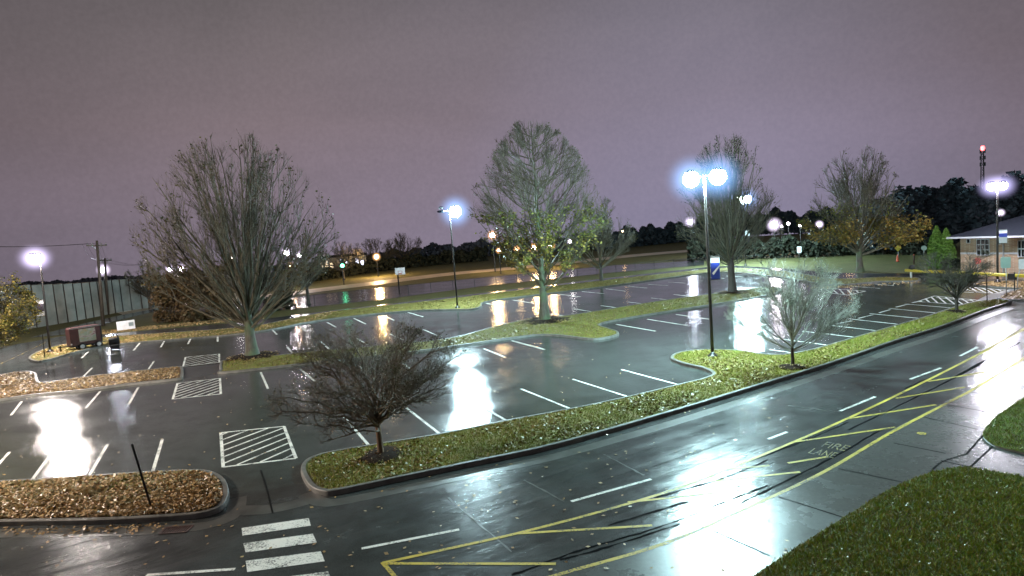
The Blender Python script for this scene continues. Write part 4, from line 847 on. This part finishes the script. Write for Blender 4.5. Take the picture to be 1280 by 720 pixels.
# yellow barrier
c = at(1139, 348.5); root = thing('barrier_gate', 'long yellow swing barrier pipe on a white post across the lane', 'gate', c)
e0 = above(c, 1131, 338.5); zg = e0[2]; q1 = at(1290, 357.5); d = unit(q1-c); P0 = c-d*.55; P1 = c+d*np.linalg.norm(q1-c)
MB().tube([P0+up3*zg, P1+up3*zg], .13, 10).build('boom', 'gate_yellow', root, True)
MB().tube([c, c+up3*(zg-.1)], .09, 10).build('post', 'sign_white', root, True)
MB().lathe(c+up3*(zg+.1)+d*.1, [(.12, 0), (.26, .08), (.27, .22), (.2, .36), (.05, .42)], 12).build('counterweight', 'black', root, True)
MB().box(c+d*(np.linalg.norm(q1-c)*.86)+up3*(zg-.1), d, np.cross(up3, d), up3, .5, .3, .45).build('latch_box', 'black', root)
# signs, cone, posts
def post_sign(name, label, cat, bx_, by_, cx, cy, w, h, mat, shape='box', post='galv', group=None, pr=.03):
    b = at(bx_, by_); c = above(b, cx, cy); root = thing(name, label, cat, b, group); u, v = side(b), away(b); s_ = px2m(b); w *= s_; h *= s_
    MB().tube([b, b+up3*c[2]*.5, np.array([c[0], c[1], c[2]+h*.45])], pr, 6).build('post', post, root, True)
    if shape == 'box':
        m2 = MB(); cc = c-v*(pr+.02)
        P = [(-.5, -.42), (-.42, -.5), (.42, -.5), (.5, -.42), (.5, .42), (.42, .5), (-.42, .5), (-.5, .42)]
    else: cc = c-v*(pr+.02); m2 = MB(); n = 8 if shape == 'oct' else 4; P = [(.54*math.cos(PI*2*(k+(.5 if n == 8 else 0))/n), .54*math.sin(PI*2*(k+(.5 if n == 8 else 0))/n)) for k in range(n)]
    n = len(P); V = [cc+u*x*w+up3*y*h+v*t for t in (-.012, .012) for x, y in P]
    m2.add(V, [tuple(range(n)), tuple(range(2*n-1, n-1, -1))]+[(i, n+i, n+(i+1) % n, (i+1) % n) for i in range(n)]); m2.build('face', mat, root); return root
post_sign('post_sign', 'pale square sign on a slim post between the two brick pillars', 'sign', 1258, 371, 1257, 328, 8, 11, 'sign_green')
post_sign('post_sign', 'pale sign on a slim post cut by the right edge of the picture', 'sign', 1272, 364, 1279, 330, 7, 10, 'sign_white')
post_sign('stop_sign', 'small red eight sided sign in the shrubs below the triple window', 'sign', 1222, 350, 1222, 326, 5.5, 6.5, 'sign_red', 'oct')
post_sign('post_sign', 'small white sign on a post at the lawn behind the pale twiggy tree', 'sign', 999, 326, 999, 312, 4.5, 7, 'sign_white')
post_sign('warning_sign', 'yellow diamond sign above the orange cone', 'sign', 1123, 326, 1122.5, 310, 6, 7, 'sign_yellow', 'dia')
post_sign('post_sign', 'small green sign on a post left of the pointed evergreens', 'sign', 1155, 322, 1155, 310, 5, 5, 'sign_green', 'oct')
c = at(1122, 327); m2 = MB(); s_ = px2m(c); root = thing('traffic_cone', 'orange traffic cone on the lawn path under the yellow sign', 'cone', c)
MB().lathe(c, [(.21, 0), (.21, .05), (.14, .06), (.12, .25), (.09, .5), (.045, .8), (.03, .82)], 12).build('body', 'orange', root, True); MB().box(c+up3*.02, side(c), away(c), up3, .45, .45, .04).build('foot', 'black', root)
c = at(1142.5, 330); root = thing('bollard', 'thin red brown marker post by the lawn path left of the yellow barrier', 'bollard', c)
MB().tube([c, c+up3*.95], .07, 8).build('post', 'maroon', root, True); MB().lathe(c+up3*.95, [(.07, 0), (.075, .04), (.03, .1)], 8).build('cap', 'orange', root, True)
def bare_post(label, bx_, by_, tx, ty, r, zoff=.11):
    b = at(bx_, by_); b[2] = zoff; t = above(b, tx, ty); root = thing('sign_post', label, 'post', b, 'bare sign posts'); d = unit(t-b); s_ = np.cross(d, away(b))
    MB().box((b+t)/2, s_, away(b), d, r*2, r, np.linalg.norm(t-b)).build('post', 'black', root)
    MB().box(b+up3*.01, side(b), away(b), up3, r*4, r*4, .05).build('footing', 'kerb', root)
bare_post('thin dark leaning sign post on the leaf covered front island', 190, 640, 165, 555, .028)
bare_post('thin dark post on the grass strip by the last small tree', 1234, 379, 1233, 343, .03)
bare_post('short dark post at the tip of the leafy verge below the left lamp', 56, 448, 53, 418, .03, .09)
bare_post('short dark post standing in the reflection behind the low spreading tree', 374, 421, 373, 406, .03, 0)
bare_post('slim dark post right of the pale square sign', 1268, 366, 1268, 340, .03, .1)
# basketball hoop
b = at(499, 363); root = thing('basketball_hoop', 'white basketball backboard on a dark post at the far lot', 'basketball hoop', b); u, v = side(b), away(b); cb = above(b, 500, 339); s_ = px2m(b)
MB().tube([b+v*.4, b+v*.4+up3*(cb[2]-.2), cb+v*.1], [.09, .08, .06], 8).build('post', 'black', root, True)
MB().box(cb, u, v, up3, 12*s_, .05, 8.5*s_).build('backboard', 'sign_white', root)
m2 = MB(); a = np.linspace(0, 2*PI, 15); m2.tube([cb-v*.28-up3*.32+u*.23*math.cos(t)+v*.23*math.sin(t) for t in a], .02, 5, False); m2.build('rim', 'orange', root)
m2 = MB()
for (du, dz, w_, h_) in ((0, -.28, .5, .04), (0, .02, .5, .04), (-.25, -.13, .04, .34), (.25, -.13, .04, .34)): m2.box(cb-v*.031+u*du+up3*dz, u, v, up3, w_, .01, h_)
m2.build('target_square', 'sign_red', root)
# white board on the slope
b = at(158, 412); b[2] = -.03; root = thing('sign_board', 'white board sign standing on the grass slope behind the trailer', 'sign', b); u, v = unit(side(b)+away(b)*.2), away(b); s_ = px2m(b)
MB().box(b+up3*.48, u, np.cross(up3, u), up3, 17*s_, .06, 9.5*s_).build('panel', 'sign_white', root)
MB().box(b+up3*.52+u*5*s_-np.cross(up3, u)*.036*np.sign(np.cross(up3, u)@v), u, np.cross(up3, u), up3, 4.5*s_, .012, 4*s_).build('emblem', 'galv', root)
for s in (-1, 1): MB().tube([b+u*s*6*s_+v*.06, b+u*s*6*s_+v*.06+up3*.8], .035, 6).build('leg', 'galv', root)
# traffic light
b = at(430, 356); root = thing('traffic_light', 'far traffic light showing green beside the lit street', 'traffic light', b); c = above(b, 428, 332); u, v = side(b), away(b); s_ = px2m(b)
MB().tube([b, b+up3*(c[2]+1.2)], [.1, .07], 8).build('pole', 'pole', root); MB().box(c+up3*.35, u, v, up3, .42, .25, 1.25).build('housing', 'black', root)
MT['glow_green'] = emis('green_signal_glow', (.1, 1, .45), 12); MB().lathe(c-v*.28, [(.28, 0), (.3, .05), (.22, .16), (.03, .2)], 12, (u, up3, -v*1.0)).build('green_lens', 'glow_green', root)
# far lit shop building
b = at(402, 345.5); root = thing('shop_building', 'distant low shop building with a row of lit windows beyond the street trees', 'building', b); u, v = side(b), away(b); s_ = px2m(b)
MB().box(b+u*25*s_+v*5+up3*1.9, u, v, up3, 58*s_, 9, 3.8).build('wall', 'kerb', root); MB().box(b+u*25*s_+v*5+up3*3.95, u, v, up3, 61*s_, 10, .3).build('roof', 'roof', root)
MT['shop_warm'] = emis('shop_window_warm', (1, .75, .45), 2.0); MT['shop_blue'] = emis('shop_window_blue', (.7, .75, 1), 2.2)
for k in range(9):
    if k in (3, 6): continue
    MB().box(b+u*(1+6*k)*s_+v*.47+up3*(2.3+.3*math.sin(k*2.1)), u, v, up3, 3.4*s_, .06, 1.3).build('window', 'shop_warm' if k < 4 else 'shop_blue', root)

# ------------------------------------------------------------------ trailer and smoker
b = at(108, 436.5); root = thing('enclosed_trailer', 'small maroon enclosed trailer with a faded mural on its side', 'trailer', b); s_ = px2m(b)
a0, a1 = at(92, 436), at(127, 434); u = unit(side(b)+.28*away(b)); v = np.cross(up3, u); v *= np.sign(v@away(b)); L_ = 29*s_; hb = height(b, 108, 408); zb = .42; cb = b+u*.12+v*.5
m2 = MB(); hx = L_/2; P = [(-hx, zb), (hx, zb), (hx, hb-.1), (hx-.12, hb), (-hx+.1, hb), (-hx, hb-.1)]; n = len(P)
m2.add([cb+u*x+up3*z+v*t for t in (-.5, .5) for x, z in P], [tuple(range(n)), tuple(range(2*n-1, n-1, -1))]+[(i, n+i, n+(i+1) % n, (i+1) % n) for i in range(n)]); m2.build('body', 'maroon', root)
fr = cb-v*.507
MB().box(fr+u*(.04*L_)+up3*(zb+(hb-zb)*.52), u, v, up3, L_*.52, .012, (hb-zb)*.72).build('mural_panel', 'mural', root)
MB().box(fr+up3*(hb-.05), u, v, up3, L_+.02, .03, .07).build('top_trim', 'galv', root); MB().box(fr+u*(hx-.06)+up3*((zb+hb)/2), u, v, up3, .1, .03, hb-zb).build('corner_post', 'black', root)
MB().box(cb+up3*(zb-.06), u, v, up3, L_-.1, .9, .12).build('chassis', 'black', root)
for xo in (-.16, .36):
    for sg in (-1, 1):
        wc = cb+u*xo*L_*1.0+v*.46*sg+up3*.28; ty = MB().lathe(wc-v*.09, [(.15, 0), (.27, .01), (.28, .09), (.27, .17), (.15, .18)], 18, (u, up3, v)).build('wheel', 'rubber', root, True)
        MB().lathe(wc-v*.105, [(.02, 0), (.16, .0), (.16, .21), (.02, .21)], 14, (u, up3, v)).build('rim', 'sign_white', ty)
MB().tube([cb-u*(hx)+up3*.4, cb-u*(hx+.75)+up3*.42], .05, 6).tube([cb-u*(hx+.6), cb-u*(hx+.6)+up3*.55], .035, 6).build('hitch', 'black', root)
MB().box(fr-u*(hx-.04)+up3*(zb+.15)-v*.01, u, v, up3, .1, .03, .1).build('tail_light', 'sign_white', root)
b = at(144, 437); root = thing('smoker_grill', 'black barrel smoker grill on legs right of the trailer', 'grill', b); u, v = side(b), away(b); s_ = px2m(b)
c = b+up3*.68; m2 = MB(); m2.lathe(c-u*.38, [(.05, 0), (.26, .02), (.29, .05), (.29, .71), (.26, .74), (.05, .76)], 16, (up3, v, u)); m2.build('barrel', 'black', root, True)
MB().box(c-u*.60+up3*.10, u, v, up3, .4, .4, .035).build('side_shelf', 'black', root); MB().tube([c+u*.28+up3*.24, c+u*.28+up3*.6], .05, 8).build('chimney', 'black', root)
for x, y in ((-.3, -.2), (.3, -.2), (-.3, .2), (.3, .2)): MB().tube([b+u*x+v*y, c+u*x*.9+v*y*.8], .03, 6).build('leg', 'black', root)
MB().box(b+up3*.2, u, v, up3, .62, .4, .3).build('firebox', 'black', root)
# kerb inlet grate
q = [at(x, y)[:2] for x, y in [(203, 661), (237, 658.5), (237, 664), (204, 666.5)]]; c = np.append(np.mean(q, 0), 0); root = thing('drain_grate', 'rusty slotted drain grate in the gutter beside the leafy front island', 'drain', c)
MT['rust'] = simple('rusty_iron', (.07, .035, .03), .6, .4, 9)
u = unit(np.append(q[1]-q[0], 0)); v = np.cross(up3, u); L_ = np.linalg.norm(q[1]-q[0]); wd_ = .36; m2 = MB()
for sg in (-1, 1): m2.box(c+v*wd_/2*sg+up3*.010, u, v, up3, L_, .04, .02); m2.box(c+u*L_/2*sg+up3*.009, u, v, up3, .04, wd_, .018)
m2.build('frame', 'rust', root); m2 = MB()
for k in range(11): m2.box(c+u*L_*(k/10-.5)*.92+up3*.008, u, v, up3, .03, wd_-.04, .014)
m2.build('bars', 'rust', root); MB().box(c+up3*.005, u, v, up3, L_-.02, wd_-.02, .004).build('pit', 'joint', root)
